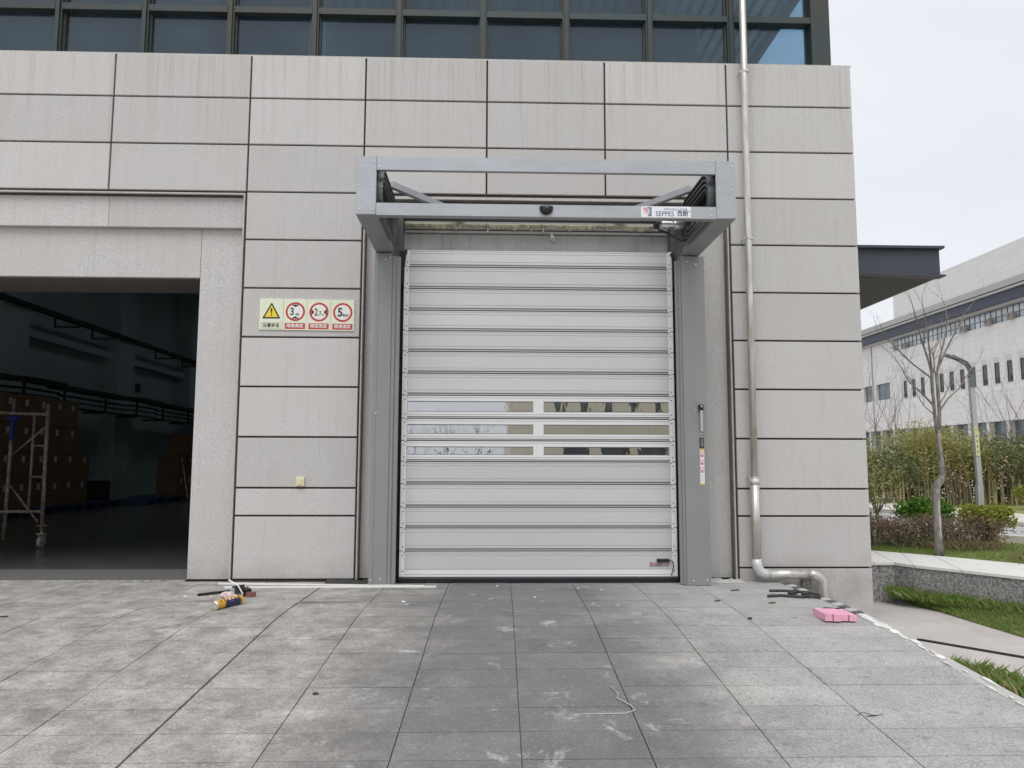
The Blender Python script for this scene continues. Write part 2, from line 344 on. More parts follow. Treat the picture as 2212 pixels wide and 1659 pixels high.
def glass_mat(name, tint, gloss=0.06, dust=0.12, dustcol=(0.10, 0.11, 0.115), grough=0.02, wob=0.0, boost=0.0):
    m = bpy.data.materials.new(name); m.use_nodes = True; n, l = m.node_tree.nodes, m.node_tree.links; n.clear()
    o = n.new('ShaderNodeOutputMaterial'); tr = n.new('ShaderNodeBsdfTransparent'); tr.inputs[0].default_value = (*tint, 1)
    gl = n.new('ShaderNodeBsdfGlossy'); gl.inputs['Color'].default_value = (0.9, 0.92, 0.95, 1); gl.inputs['Roughness'].default_value = grough
    df = n.new('ShaderNodeBsdfDiffuse'); df.inputs['Color'].default_value = (*dustcol, 1)
    fr = n.new('ShaderNodeFresnel'); l.new(rng(n, l, n.new('ShaderNodeNewGeometry').outputs['Backfacing'], 0, 1, 1.52, 1/1.52), fr.inputs['IOR'])
    ad = n.new('ShaderNodeMath'); ad.operation = 'ADD'; ad.use_clamp = True; ad.inputs[1].default_value = gloss
    l.new(fr.outputs[0], ad.inputs[0])
    pos = n.new('ShaderNodeNewGeometry').outputs['Position']
    dn = rng(n, l, noise(n, l, pos, 1.1, 6, 0.6), 0.3, 0.75, dust*0.3, dust*1.5)
    m1 = n.new('ShaderNodeMixShader'); l.new(dn, m1.inputs[0]); l.new(tr.outputs[0], m1.inputs[1]); l.new(df.outputs[0], m1.inputs[2])
    m2 = n.new('ShaderNodeMixShader'); l.new(ad.outputs[0], m2.inputs[0]); l.new(m1.outputs[0], m2.inputs[1]); l.new(gl.outputs[0], m2.inputs[2])
    if wob:
        b = n.new('ShaderNodeBump'); b.inputs['Strength'].default_value = wob; b.inputs['Distance'].default_value = 0.01
        l.new(noise(n, l, pos, 7, 2, 0.5, (1, 1, 0.5)), b.inputs['Height']); l.new(b.outputs['Normal'], gl.inputs['Normal'])
    l.new(m2.outputs[0], o.inputs[0]); return m
M['glass_front'] = glass_mat('tinted_glass', (0.66, 0.80, 0.88), 0.0, 0.22, (0.085, 0.13, 0.165))
M['glass_side'] = glass_mat('side_glass', (0.82, 0.92, 1.0), -0.03, 0.03)
M['glass_roof'] = glass_mat('added_roof_glass', (0.8, 0.8, 0.8), -0.03, 0.1)
M['acrylic'] = glass_mat('door_acrylic', (0.35, 0.35, 0.37), 0.50, 0.10, (0.5, 0.5, 0.5), 0.01, 0.05)
M['glass_far'] = plain('far_window_glass', (0.10, 0.14, 0.17), 0.08, 0.0, 0.9, var=0.5, vscale=0.7)
M['glass_dark'] = plain('slot_glass', (0.035, 0.04, 0.05), 0.1, 0.0, 0.8, var=0.5, vscale=1.5)
M['far_frame'] = plain('far_window_frame', (0.05, 0.07, 0.08), 0.5)
M['far_fascia'] = plain('far_dark_fascia', (0.045, 0.055, 0.085), 0.5, var=0.15)
M['far_grey'] = plain('far_grey_band', (0.42, 0.41, 0.40), 0.7)
M['ac'] = plain('ac_unit', (0.30, 0.27, 0.24), 0.6)
def far_wall(name, col, line):
    m, nt, n, l, p = new_mat(name)
    pos = n.new('ShaderNodeNewGeometry').outputs['Position']
    sx = n.new('ShaderNodeSeparateXYZ'); l.new(pos, sx.inputs[0])
    ad = n.new('ShaderNodeMath'); ad.operation = 'ADD'; l.new(sx.outputs['X'], ad.inputs[0]); l.new(sx.outputs['Y'], ad.inputs[1])
    cb = n.new('ShaderNodeCombineXYZ'); l.new(ad.outputs[0], cb.inputs['X']); l.new(sx.outputs['Z'], cb.inputs['Y'])
    br = n.new('ShaderNodeTexBrick'); br.offset = 0; br.inputs['Scale'].default_value = 1; br.inputs['Brick Width'].default_value = 1.2; br.inputs['Row Height'].default_value = 0.6
    br.inputs['Mortar Size'].default_value = 0.014; br.inputs['Color1'].default_value = (*col, 1); br.inputs['Color2'].default_value = (*[c*0.95 for c in col], 1); br.inputs['Mortar'].default_value = (*line, 1)
    l.new(cb.outputs[0], br.inputs['Vector']); l.new(br.outputs['Color'], p.inputs['Base Color']); p.inputs['Roughness'].default_value = 0.8
    return m
M['far_wall'] = far_wall('far_stone_cladding', (0.74, 0.73, 0.715), (0.54, 0.535, 0.52))
M['beige_wall'] = far_wall('beige_stone_cladding', (0.82, 0.74, 0.58), (0.58, 0.51, 0.40))
def leaf_mat(name, cols, rough=0.6):
    m, nt, n, l, p = new_mat(name)
    g = n.new('ShaderNodeNewGeometry'); cr = n.new('ShaderNodeValToRGB'); e = cr.color_ramp.elements
    for i, c in enumerate(cols):
        q = e[i] if i < 2 else e.new(0.5)
    for i, c in enumerate(cols):
        e[i].position = i/(len(cols)-1)
    for i, c in enumerate(cols): e[i].color = (*c, 1)
    l.new(g.outputs['Random Per Island'], cr.inputs['Fac']); l.new(cr.outputs['Color'], p.inputs['Base Color'])
    p.inputs['Roughness'].default_value = rough; p.inputs['Specular IOR Level'].default_value = 0.3
    tl = n.new('ShaderNodeBsdfTranslucent'); l.new(cr.outputs['Color'], tl.inputs['Color']); mx = n.new('ShaderNodeMixShader'); mx.inputs[0].default_value = 0.4
    l.new(p.outputs[0], mx.inputs[1]); l.new(tl.outputs[0], mx.inputs[2]); l.new(mx.outputs[0], n['Material Output'].inputs['Surface'])
    return m
M['grass'] = leaf_mat('grass_blades', [(0.12, 0.25, 0.04), (0.18, 0.30, 0.06), (0.25, 0.31, 0.09), (0.44, 0.40, 0.21)])
M['grass_dry'] = leaf_mat('dry_grass', [(0.30, 0.25, 0.14), (0.24, 0.20, 0.10), (0.36, 0.31, 0.19), (0.12, 0.14, 0.04)])
M['hedge'] = leaf_mat('hedge_leaves', [(0.20, 0.12, 0.075), (0.28, 0.19, 0.13), (0.36, 0.30, 0.21), (0.17, 0.16, 0.07), (0.23, 0.11, 0.08)])
M['bush'] = leaf_mat('bush_leaves', [(0.06, 0.16, 0.02), (0.11, 0.24, 0.03), (0.17, 0.30, 0.05)])
M['bush_yellow'] = leaf_mat('yellow_bush_leaves', [(0.18, 0.24, 0.03), (0.32, 0.36, 0.06), (0.42, 0.42, 0.09), (0.14, 0.18, 0.04)])
M['bamboo'] = leaf_mat('bamboo_leaves', [(0.24, 0.27, 0.08), (0.40, 0.39, 0.13), (0.54, 0.49, 0.22), (0.18, 0.22, 0.07), (0.46, 0.43, 0.15)])
M['bamboo_dark'] = leaf_mat('evergreen_leaves', [(0.09, 0.125, 0.06), (0.14, 0.17, 0.075), (0.24, 0.25, 0.11)])
M['cane'] = plain('bamboo_cane', (0.42, 0.36, 0.17), 0.6, var=0.4, vscale=3)
M['bark'] = plain('bark', (0.27, 0.245, 0.22), 0.85, var=0.6, vscale=22, stretch=(1, 1, 0.4), bump=1.0, bscale=30)
M['bark_far'] = plain('bark_far', (0.17, 0.145, 0.13), 0.85, var=0.3)
M['blossom'] = plain('pink_blossom', (0.70, 0.36, 0.40), 0.7)
M['lamp_grey'] = plain('lamp_post_grey', (0.40, 0.42, 0.43), 0.5, 0.2)
M['lamp_dark'] = plain('lamp_head_grey', (0.13, 0.15, 0.16), 0.5, 0.2)
# ================================================================== SETTING: ground
YB, SLOPE = -1.75, 0.06958
def rz(y, h=0.35):
    t = YB+h-y
    return 0.0 if t <= 0 else (-SLOPE*t*t/(4*h) if t < 2*h else (y-YB)*SLOPE)
g = MB(); g.box(-300, 300, -300, 400, -0.60, -0.46); tag(g.build('ground', M['ground']), kind='structure')
# lower pavement beside the ramp
lawn_edge = [(3.97, 1.13), (4.55, 1.125), (4.80, 1.12), (4.90, 0.88), (5.20, 0.47), (5.54, -0.06), (6.15, -0.95), (7.0, -2.2), (8.2, -4.2), (9.4, -7.0), (10.0, -11.0), (10.0, -60)]
grass_edge = [(4.83, 1.12), (4.90, 0.85), (4.97, 0.54), (5.0, -0.14), (5.03, -0.73), (5.2, -1.8), (5.6, -3.2), (6.4, -6.0), (6.9, -11), (6.9, -60)]
pm = MB(); pm.poly([(3.0, 1.3, -0.42), (3.0, -60, -0.42)]+[(x, y, -0.42) for x, y in grass_edge[::-1]]+[(4.83, 1.3, -0.42)])
pm.poly([(-40, -6.5, -0.425), (-40, -60, -0.425), (3.0, -60, -0.425), (3.0, -6.5, -0.425)])
tag(pm.build('pavement', M['concrete']), kind='structure')
dm = MB(); dm.bar((4.00, -0.78, -0.418), (6.2, -3.6, -0.418), 0.05, 0.012); dm.bar((3.97, -0.80, -0.412), (6.17, -3.62, -0.412), 0.012, 0.02)
dch = tag(dm.build('drain_channel', M['drain']), 'thin black drain channel cut across the pink concrete pavement', 'drain')
# lower lawn strip, banked up against the retaining wall
bank = MB()
for i in range(len(grass_edge)-1):
    j = min(i+2, len(lawn_edge)-2)
    a, b = grass_edge[i], grass_edge[i+1]; c, d = lawn_edge[min(i+2, 11)], lawn_edge[min(i+3, 11)]
    bank.poly([(a[0], a[1], -0.415), (b[0], b[1], -0.415), (d[0]+.02, d[1]+.02, -0.27), (c[0]+.02, c[1]+.02, -0.27)])
tag(bank.build('lawn', M['soil']), kind='structure')
# retaining wall with a pale cap path on top
rw = thing('retaining_wall', 'low dark pebble-dashed retaining wall with a pale cap curving past the building corner', 'wall', (4.6, 1.1, -0.42))
ZT = 0.045
seg = MB(); capw = []
for i in range(len(lawn_edge)-1):
    a, b = Vector((*lawn_edge[i], 0)), Vector((*lawn_edge[i+1], 0)); t = (b-a).normalized(); nrm = Vector((-t.y, t.x, 0))
    capw.append((a, b, nrm))
fb = MB()
for a, b, nn in capw:
    p0, p1 = a, b
    fb.poly([(p0.x, p0.y, -0.46), (p1.x, p1.y, -0.46), (p1.x, p1.y, ZT-0.03), (p0.x, p0.y, ZT-0.03)])
    fb.poly([(p0.x+nn.x*.2, p0.y+nn.y*.2, -0.46), (p1.x+nn.x*.2, p1.y+nn.y*.2, -0.46), (p1.x+nn.x*.2, p1.y+nn.y*.2, ZT-.03), (p0.x+nn.x*.2, p0.y+nn.y*.2, ZT-.03)])
fb.build('pebble_face', M['pebble'], rw)
inner = [(3.97, 2.40), (4.75, 2.38), (5.16, 2.36), (5.40, 2.08), (5.66, 1.79), (6.25, 0.94), (7.0, -0.3), (7.8, -1.6), (9.0, -3.8), (10.2, -6.7), (10.9, -11), (10.9, -60)]
# cap stones: cut the cap path into pieces
def lerp(a, b, t): return (a[0]+(b[0]-a[0])*t, a[1]+(b[1]-a[1])*t)
for i in range(len(lawn_edge)-1):
    L = math.dist(lawn_edge[i], lawn_edge[i+1]); k = max(1, round(L/0.42)) if i < 8 else 1
    for q in range(k):
        t0, t1 = q/k, (q+1)/k
        gp = 0.004/max(L, .1)
        o0, o1 = lerp(lawn_edge[i], lawn_edge[i+1], t0+gp), lerp(lawn_edge[i], lawn_edge[i+1], t1-gp)
        n0, n1 = lerp(inner[i], inner[i+1], t0+gp), lerp(inner[i], inner[i+1], t1-gp)
        ox = [Vector((p[0]-n_[0], p[1]-n_[1])).normalized()*0.02 for p, n_ in ((o0, n0), (o1, n1))]
        o0 = (o0[0]+ox[0].x, o0[1]+ox[0].y); o1 = (o1[0]+ox[1].x, o1[1]+ox[1].y)
        m = MB(); m.prism([n0, n1, o1, o0], ZT-0.03, ZT, 'z'); m.build('cap_stone', M['cap_stone'], rw)
# upper terrace, road with kerbs
terr = MB(); terr.poly([(x, y, ZT-0.012) for x, y in inner]+[(150, -60, ZT-.012), (150, 300, ZT-.012), (3.97, 300, ZT-.012)])
tag(terr.build('terrain', M['soil']), kind='structure')
near_k = [(6.6, 40), (6.75, 20), (6.9, 12), (7.05, 8), (7.3, 5.5), (7.72, 3.85), (8.2, 3.1), (9.3, 1.9), (12, 0.2), (20, -3), (40, -8)]
far_k = [(9.3, 40), (9.35, 20), (9.4, 14), (9.46, 10.7), (9.55, 7.9), (9.95, 6.2), (10.7, 5.2), (12.2, 3.9), (14.6, 2.3), (22, -.6), (41, -5)]
rd = MB()
for i in range(len(near_k)-1):
    rd.poly([(*near_k[i], 0.05), (*near_k[i+1], 0.05), (*far_k[i+1], 0.05), (*far_k[i], 0.05)])
tag(rd.build('road', M['road']), kind='structure')
for pts, sg in ((near_k, -1), (far_k, 1)):
    kb = MB()
    for i in range(len(pts)-1):
        a, b = Vector((*pts[i], 0.07)), Vector((*pts[i+1], 0.07)); kb.bar(a, b, 0.16, 0.13)
    tag(kb.build('kerb', M['kerb']), kind='structure')
pv = MB()
side = [(p[0]+2.2+(0.4*i if i > 4 else 0), p[1]+(0.9 if i > 4 else 0)) for i, p in enumerate(far_k)]
for i in range(len(far_k)-1): pv.poly([(*far_k[i], 0.12), (*far_k[i+1], 0.12), (*side[i+1], 0.12), (*side[i], 0.12)])
tag(pv.build('footpath', M['kerb']), kind='structure')
bounce_yd = MB(); bounce_yd.poly([(17.5, -60, ZT-.004), (140, -60, ZT-.004), (140, 290, ZT-.004), (9.4, 290, ZT-.004), (9.4, 17, ZT-.004), (17.5, 17, ZT-.004)]); tag(bounce_yd.build('yard', M['concrete']), kind='structure')  # pale yard added to bounce neutral light onto the far building
# ================================================================== ramp with paving slabs
ramp = MB()
ramp.prism([(0.9, -0.012), (0.9, -0.5), (-9.5, -0.5), (-9.5, rz(-9.5)-0.012), (YB, -0.012)], -16, 3.055)
ramp = ramp.build('ramp', M['slab_joint']); tag(ramp, kind='structure')
XJ = [0.2235+0.6135*j for j in range(-30, 5)]
def xs(xj, y): return xj+0.0155*(y+0.3)
YJ = [0.128-0.3135*k for k in range(0, 31)]
far_slabs = MB()
def slab(mb, xa, xb, ya, yb, last):
    gx, gy = 0.0032, 0.0028; dz = rnd.uniform(-.0012, .0012)
    ys = [ya-gy]+([YB] if yb < YB < ya else [])+[yb+gy]
    b = len(mb.v)
    for y in ys:
        for z in (0, -0.03):
            xl = xs(xa, y)+gx; xr = 2.955 if last else xs(xb, y)-gx
            mb.v += [(xl, y, rz(y)+z+dz), (xr, y, rz(y)+z+dz)]
    n = len(ys)
    for i in range(n-1):
        o = b+i*4; mb.face((o, o+4, o+5, o+1)); mb.face((o, o+2, o+6, o+4)); mb.face((o+1, o+5, o+7, o+3))
    mb.face((b, b+1, b+3, b+2)); o = b+(n-1)*4; mb.face((o, o+2, o+3, o+1))
def visible(x, y):
    d = Vector((x, y+8, rz(y)-1.2)); fz = d.dot(fw)
    if fz < .1: return False
    u, v = d.dot(cx)/fz*1661.85, d.dot(cy_)/fz*1661.85
    return abs(u) < 1106+25 and abs(v) < 829.5+25
for i in range(len(XJ)-1):
    for k in range(len(YJ)-1):
        xa, xb, ya, yb = XJ[i], XJ[i+1], YJ[k], YJ[k+1]
        last = i == len(XJ)-2
        if xa > 2.95: continue
        ya = min(ya, -0.006)
        vis = any(visible(x, y) for x in (xa, (xa+xb)/2, xb) for y in (ya, yb))
        mb = MB() if vis else far_slabs
        dj = 0.004 if abs(xb+1.617) < .05 else 0
        slab(mb, xa+(0.006 if abs(xa+1.617) < .05 else 0), xb-dj, ya, yb, last)
        if vis: mb.build('slab', M['slab'], ramp)
tag(far_slabs.build('slab', M['slab'], ramp), kind='stuff')
# coloured edge tiles near the wall, crumbling white mortar further down
y = -0.02; k = 0
while y > -1.70:
    y2 = max(y-0.125, -1.72); tl = MB()
    tl.prism([(2.962, y-0.002), (3.058, y+0.05), (3.058, y2+0.054), (2.962, y2+0.002)], -0.03, 0.001, 'z')
    tl.build('edge_tile', M['tile_dark'] if k % 2 else M['tile_light'], ramp); y = y2; k += 1
eb = MB(); eb.prism([(YB+.02, -0.001), (YB+.02, -0.03), (-9.5, rz(-9.5)-0.03), (-9.5, rz(-9.5)-0.001)], 2.962, 3.056); eb.build('edge_strip', M['tile_light'], ramp)
mo = MB(); r2 = random.Random(3); y = -1.72
while y > -6.5:
    ln = r2.uniform(.05, .17) if y > -3.3 else r2.uniform(.03, .1); w = r2.uniform(.15, .9) if y > -2.5 else r2.uniform(.1, .55); x0 = 2.955+r2.uniform(0, .1*(1-w)); n = 9; b = len(mo.v)
    for ring, hh in ((1.0, 0.0), (0.75, 0.007)):
        for q in range(n):
            a = 2*math.pi*q/n; rr = ring*r2.uniform(.75, 1.15)
            px, py = x0+0.05*w+0.055*w*rr*math.cos(a), y-ln/2+ln*.55*rr*math.sin(a)
            mo.v.append((px, py, rz(py)+hh+0.0015))
    for q in range(n): mo.face((b+q, b+(q+1) % n, b+n+(q+1) % n, b+n+q))
    mo.face([b+n+q for q in range(n)])
    y -= ln*r2.uniform(.75, 1.1) if y > -2.6 else ln*r2.uniform(.9, 2.0)
tag(mo.build('mortar_patch', M['mortar'], ramp), kind='stuff')
M['wet'] = plain('wet_concrete', (0.13, 0.125, 0.12), 0.35, var=0.25, vscale=9)
for (xa, xb, yc, hw, sd_) in ((-1.73, -1.12, -1.17, .085, 1), (-1.45, -1.24, -.96, .035, 2), (-2.80, -2.36, -1.09, .05, 3)):
    r6 = random.Random(sd_); n = 26; q = MB(); top, bot = [], []
    for i in range(n+1):
        t = i/n; x = xa+(xb-xa)*t; w = hw*(math.sin(math.pi*min(1, max(0, t)))**.7)*(.55+.45*math.sin(t*5+sd_))+.006
        top.append((x, yc+w*r6.uniform(.7, 1.1), .0008)); bot.append((x, yc-w*r6.uniform(.7, 1.1), .0008))
    q.v = top+bot
    for i in range(n): q.face((n+1+i, n+2+i, i+1, i))
    q.build('wet_patch', M['wet'], ramp)
# ================================================================== WAREHOUSE BUILDING
bld = thing('warehouse_building', 'pale stone-clad warehouse with dark glazed upper storey and an open loading bay', 'building', (0, 0, 0))
ZR = [5.574]+[5.099-0.5199*k for k in range(9)]+[0.658, 0.132]
XC = [-15.5, -13.85, -12.25, -10.75, -8.40, -6.93, -5.48, -4.035, -2.587, -1.355, -0.041, 1.242, 2.583, 3.972]
G = 0.0095
# backing wall behind the open joints
bk = MB()
bk.box(-16, 3.955, 0.032, 0.30, 4.04, 5.56)
bk.box(-2.60, -1.35, 0.032, 0.30, -0.45, 4.04); bk.box(2.57, 3.955, 0.032, 0.30, -0.45, 4.04); bk.box(-16, -12.1, 0.032, .3, -.45, 4.04)
bk.build('backing_wall', M['joint'], bld)
def panel(x0, x1, z0, z1, y=0.0, mat='panel', t=0.03): 
    m = MB(); m.fbox(x0+G, x1-G, y, y+t, z0+G, z1-G, 0.004); return m.build('panel', M[mat], bld)
for i in range(len(XC)-1):
    for k in range(3): panel(XC[i], XC[i+1] if i < 12 else XC[i+1]+G, ZR[k+1], ZR[k] if k else ZR[0]+G)
for (a, b, rows) in ((-2.587, -1.355, list(range(3, 10))+['b0']), (2.583, 3.972+G, list(range(3, 12)))):
    for k in rows:
        if k == 'b0': panel(a, b, 0.03-G, ZR[10])
        else:
            z0 = ZR[k+1] if k+1 < len(ZR) else -0.45
            panel(a, b, z0, ZR[k])
# parapet ledge on top and the side wall returning behind the corner
m = MB(); m.box(-16, 3.983, 0.004, 0.30, 5.574, 5.590); m.build('ledge', M['trim'], bld)
m = MB(); m.box(3.90, 3.955, 0.30, 30, -0.45, 5.56); m.box(3.80, 3.955, 3.43, 30, 5.561, 8.2); m.box(-16, 3.955, 29.9, 30, -.45, 8.2); m.build('side_wall', M['joint'], bld)
for k in range(len(ZR)):
    z0 = ZR[k+1] if k+1 < len(ZR) else -0.45
    for q in range(3):
        m = MB(); m.box(3.956, 3.983, 0.031+q*1.5+G, 0.031+(q+1)*1.5-G, z0+G, ZR[k]-G); m.build('panel', M['panel'], bld)
m = MB(); m.box(3.956, 3.983, 4.54, 29.9, -.45, 5.57); m.build('side_cladding', M['panel'], bld)
# door recess: lips, reveals, header panels
def part(name, mat, *a): 
    m = MB(); m.box(*a); return m.build(name, M[mat], bld)
for a in ((-1.344, -1.330, -0.003, 0.10, 0.02, 4.030), (2.552, 2.566, -0.003, 0.10, 0.02, 4.030)): part('edge_trim', 'trim', *a)
part('edge_trim', 'trim', -1.330, 2.552, -0.003, 0.10, 4.000, 4.030)
part('reveal', 'reveal', -1.329, -1.322, 0.004, 0.10, 0.02, 3.990); part('reveal', 'reveal', 2.544, 2.551, 0.004, 0.10, 0.02, 3.990)
part('reveal', 'reveal', -1.329, 2.551, 0.004, 0.10, 3.991, 3.999)
for (a, b) in ((-1.3215, -0.92), (1.955, 2.5435)):
    m = MB(); m.fbox(a, b, 0.10, 0.14, 0.02, 3.99, 0.003); m.build('jamb_panel', M['panel'], bld)
for (a, b) in ((-0.919, -0.041), (-0.036, 1.242), (1.247, 1.949)):
    m = MB(); m.fbox(a, b, 0.085, 0.14, 3.705, 3.990, 0.003); m.build('header_panel', M['panel'], bld)
m = MB(); m.fbox(-0.919, 1.949, 0.125, 0.16, 3.30, 3.660, 0.003); m.build('header_panel', M['panel_dusty'], bld)
part('header_ledge', 'trim', -0.919, 1.949, 0.095, 0.16, 3.664, 3.690)
part('header_gap', 'joint', -0.919, 1.949, 0.13, 0.17, 3.690, 3.705)
part('lintel_back', 'joint', -1.35, 2.57, 0.17, 0.9, 3.3, 4.04)
part('jamb_back', 'joint', -1.35, -.93, 0.145, 0.9, -.02, 3.3); part('jamb_back', 'joint', 1.96, 2.57, 0.145, 0.9, -.02, 3.3)
part('dark_backing_sheet', 'dark_room', -0.93, 1.96, 0.5, 0.52, 0, 3.3)  # dark sheet stands in for the unlit interior behind the curtain
# left loading bay surround
part('edge_trim', 'trim', -8.40, -2.600, -0.003, 0.055, 4.026, 4.042); part('edge_trim', 'trim', -2.614, -2.600, -0.003, 0.115, 0.02, 4.025)
part('reveal', 'joint', -8.40, -2.615, 0.03, 0.055, 4.012, 4.025)  # shadow line under the top trim put in as a dark strip
for (a, b) in ((-8.40, -7.6), (-7.595, -5.56), (-5.555, -4.045), (-4.041, -2.615)):
    m = MB(); m.fbox(a, b, 0.056, 0.18, 3.68, 4.011, 0.002); m.build('band_panel', M['panel'], bld)
for (a, b) in ((-8.40, -6.3), (-6.297, -3.082)):
    m = MB(); m.fbox(a, b, 0.12, 0.18, 3.150, 3.679, 0.003); m.build('lintel_panel', M['panel'], bld)
m = MB(); m.fbox(-3.078, -2.616, 0.12, 0.18, 0.008, 3.679, 0.003); m.build('jamb_panel', M['panel'], bld)
m = MB(); m.fbox(-8.40, -6.302, 0.12, 0.18, 0.008, 3.149, 0.003); m.build('jamb_panel', M['panel'], bld)
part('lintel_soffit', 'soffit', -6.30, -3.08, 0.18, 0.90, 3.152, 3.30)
part('jamb_reveal', 'soffit', -3.079, -2.60, 0.181, 0.90, -0.02, 3.15); part('jamb_reveal', 'soffit', -8.40, -6.30, 0.181, 0.90, -0.02, 3.15); part('lintel_panel', 'panel', -12.1, -8.41, 0.03, 0.9, 3.5, 4.03)  # last lintel spans an unseen second bay opening, added to light the hall
part('lintel_back', 'joint', -8.4, -2.6, 0.181, 0.90, 3.301, 4.04)
# base strips: dark gap with crumbling membrane along the foot of the wall
for (a, b) in ((-2.60, -1.35), (2.57, 3.06)): part('base_gap', 'debris', a, b, 0.012, 0.05, -0.03, 0.022)
# hall interior
part('hall_floor', 'hall_floor', -13, 3.9, 0.90, 29.9, -0.03, 0.0)
m = MB(); m.box(-6.30, -3.08, 0.10, 0.90, -0.03, 0.004)
diam = M['hall_floor'].copy(); diam.name = 'chequer_plate'; M['plate'] = diam
nt = diam.node_tree; p = nt.nodes['Principled BSDF']; p.inputs['Metallic'].default_value = 0.5
pz = nt.nodes.new('ShaderNodeNewGeometry'); mp = nt.nodes.new('ShaderNodeMapping'); mp.inputs['Rotation'].default_value = (0, 0, R(45)); mp.inputs['Scale'].default_value = (1, 1, 0)
ck = nt.nodes.new('ShaderNodeTexBrick'); ck.inputs['Scale'].default_value = 5.5; ck.inputs['Mortar Size'].default_value = 0.05
bp = nt.nodes.new('ShaderNodeBump'); bp.inputs['Strength'].default_value = 1; bp.inputs['Distance'].default_value = 0.02
nt.links.new(pz.outputs['Position'], mp.inputs['Vector']); nt.links.new(mp.outputs['Vector'], ck.inputs['Vector']); nt.links.new(ck.outputs['Fac'], bp.inputs['Height']); ck.inputs['Color1'].default_value = ck.inputs['Color2'].default_value = (.10, .10, .098, 1); ck.inputs['Mortar'].default_value = (.24, .235, .225, 1); ck.inputs['Mortar Size'].default_value = 0.06; nt.links.new(ck.outputs['Color'], p.inputs['Base Color']); p.inputs['Roughness'].default_value = 0.5; p.inputs['Metallic'].default_value = 0.1; nt.links.new(bp.outputs['Normal'], p.inputs['Normal'])
m.build('chequer_plate', M['plate'], bld)
part('plate_edge', 'galv', -6.30, -3.08, 0.085, 0.099, -0.02, 0.006)
part('hall_wall', 'hall_wall', -12.9, -12.6, 0.9, 29.9, 0, 8.15); part('hall_wall', 'hall_wall', -12.6, 3.9, 29.5, 29.9, 0, 8.15)
part('hall_wall', 'hall_wall', -2.2, -2.0, 0.9, 29.5, 0, 8.15); part('hall_wall', 'hall_wall', -12.6, -2.2, 3.45, 3.55, 5.5, 8.15)
part('hall_ceiling', 'hall_wall', -13, 3.9, 0.3, 3.45, 5.5, 5.56); part('hall_ceiling', 'hall_wall', -13, -7.95, 3.45, 29.9, 8.15, 8.2); part('hall_ceiling', 'hall_wall', -7.1, 3.9, 3.45, 29.9, 8.15, 8.2)
part('added_roof_light', 'glass_roof', -7.95, -7.1, 3.45, 29.9, 8.16, 8.17)  # unseen glazed roof strip, added to brighten the hall
for yy in (11.2, 17.2, 23.2): part('hall_pillar', 'hall_wall', -12.6, -12.05, yy, yy+1.1, 0, 8.1)
part('rail_ledge', 'hall_wall', -12.6, -12.3, 0.9, 29.5, 4.55, 4.75)
# curtain wall upper storey
YG = 0.12
mull = [-11.0, -10.3, -9.4, -8.46, -7.52, -6.59, -5.657, -4.724, -3.79, -2.859, -1.938, -1.013, -0.088, 0.831, 1.762, 2.68]
frame_o = thing('glazed_curtain_wall', 'dark green framed window band above the stone cladding', 'window', (0, YG, 5.59))
ztr = [6.16, 6.80, 7.45]
def fpart(name, *a, par=None, mat='green_frame'):
    m = MB(); m.box(*a); return m.build(name, M[mat], par or frame_o)
for x in mull:
    fpart('mullion', x-0.038, x+0.038, YG-0.03, YG+0.10, 5.592, 8.2); fpart('mullion_cap', x-0.018, x+0.018, YG-0.055, YG-0.031, 5.592, 8.2)
for x in (3.60, 3.70):
    pass
fpart('corner_post', 3.590, 3.80, YG-0.04, YG+0.17, 5.592, 8.2)
xe = mull+[3.665]
for zz in ztr:
    for i in range(len(xe)-1):
        fpart('transom', xe[i]+0.0385, xe[i+1]-0.0385, YG-0.035, YG+0.09, zz-0.036, zz+0.036)
zb = [5.594, 6.16, 6.80, 7.45, 8.2]
for i in range(len(xe)-1):
    for k in range(4):
        m = MB(); m.box(xe[i]+0.039, xe[i+1]-0.039, YG+0.045, YG+0.053, zb[k]+(0.037 if k else 0), zb[k+1]-(0.037 if k < 3 else 0)); m.build('pane', M['glass_front'], frame_o)
        if k < 2:
            m = MB(); xa, xb = xe[i]+0.039, xe[i+1]-0.039
            m.box(xa, xa+.018, YG+0.015, YG+0.044, zb[k]+(0.037 if k else 0), zb[k+1]-.037); m.box(xb-.018, xb, YG+.015, YG+.044, zb[k]+(0.037 if k else 0), zb[k+1]-.037)
            m.build('glazing_bead', M['canopy_under'], frame_o)
# shallow gallery behind the glass: deck ceiling, beams, back wall, glazed end
fpart('gallery_end_wall', -11.1, -11.0, 0.26, 1.6, 5.56, 8.2, mat='dark_room'); fpart('gallery_back_wall', -11, 2.62, 1.50, 1.60, 5.56, 6.965, mat='gallery'); fpart('gallery_back_wall', 2.62, 2.70, 1.50, 3.3, 5.56, 6.965, mat='gallery'); fpart('gallery_back_wall', 2.701, 3.72, 3.3, 3.4, 5.56, 6.965, mat='gallery'); fpart('gallery_floor', -11, 3.72, 0.31, 3.3, 5.561, 5.58, mat='dark_room')
fpart('gallery_roof', -11, 3.74, 0.25, 3.4, 6.97, 8.2, mat='dark_room')
m = MB()
x = -11.0
while x < 3.7:
    m.prism([(x, 6.93), (x+.05, 6.93), (x+.07, 6.96), (x+.13, 6.96), (x+.15, 6.93)], 0.26, 3.3, 'y'); x += 0.155
m.build('deck_ceiling', M['deck'], frame_o)
for i, x in enumerate((-8.0, -6.6, -5.2, -3.8, -2.4, -1.0, 0.4, 1.8)):
    fpart('roof_beam', x-0.09, x+0.09, 0.26, 1.49, 6.78, 6.925, mat='dark_room')
m = MB(); m.box(3.71, 3.718, YG+.17, 3.2, 5.594, 6.88); m.build('side_pane', M['glass_side'], frame_o)
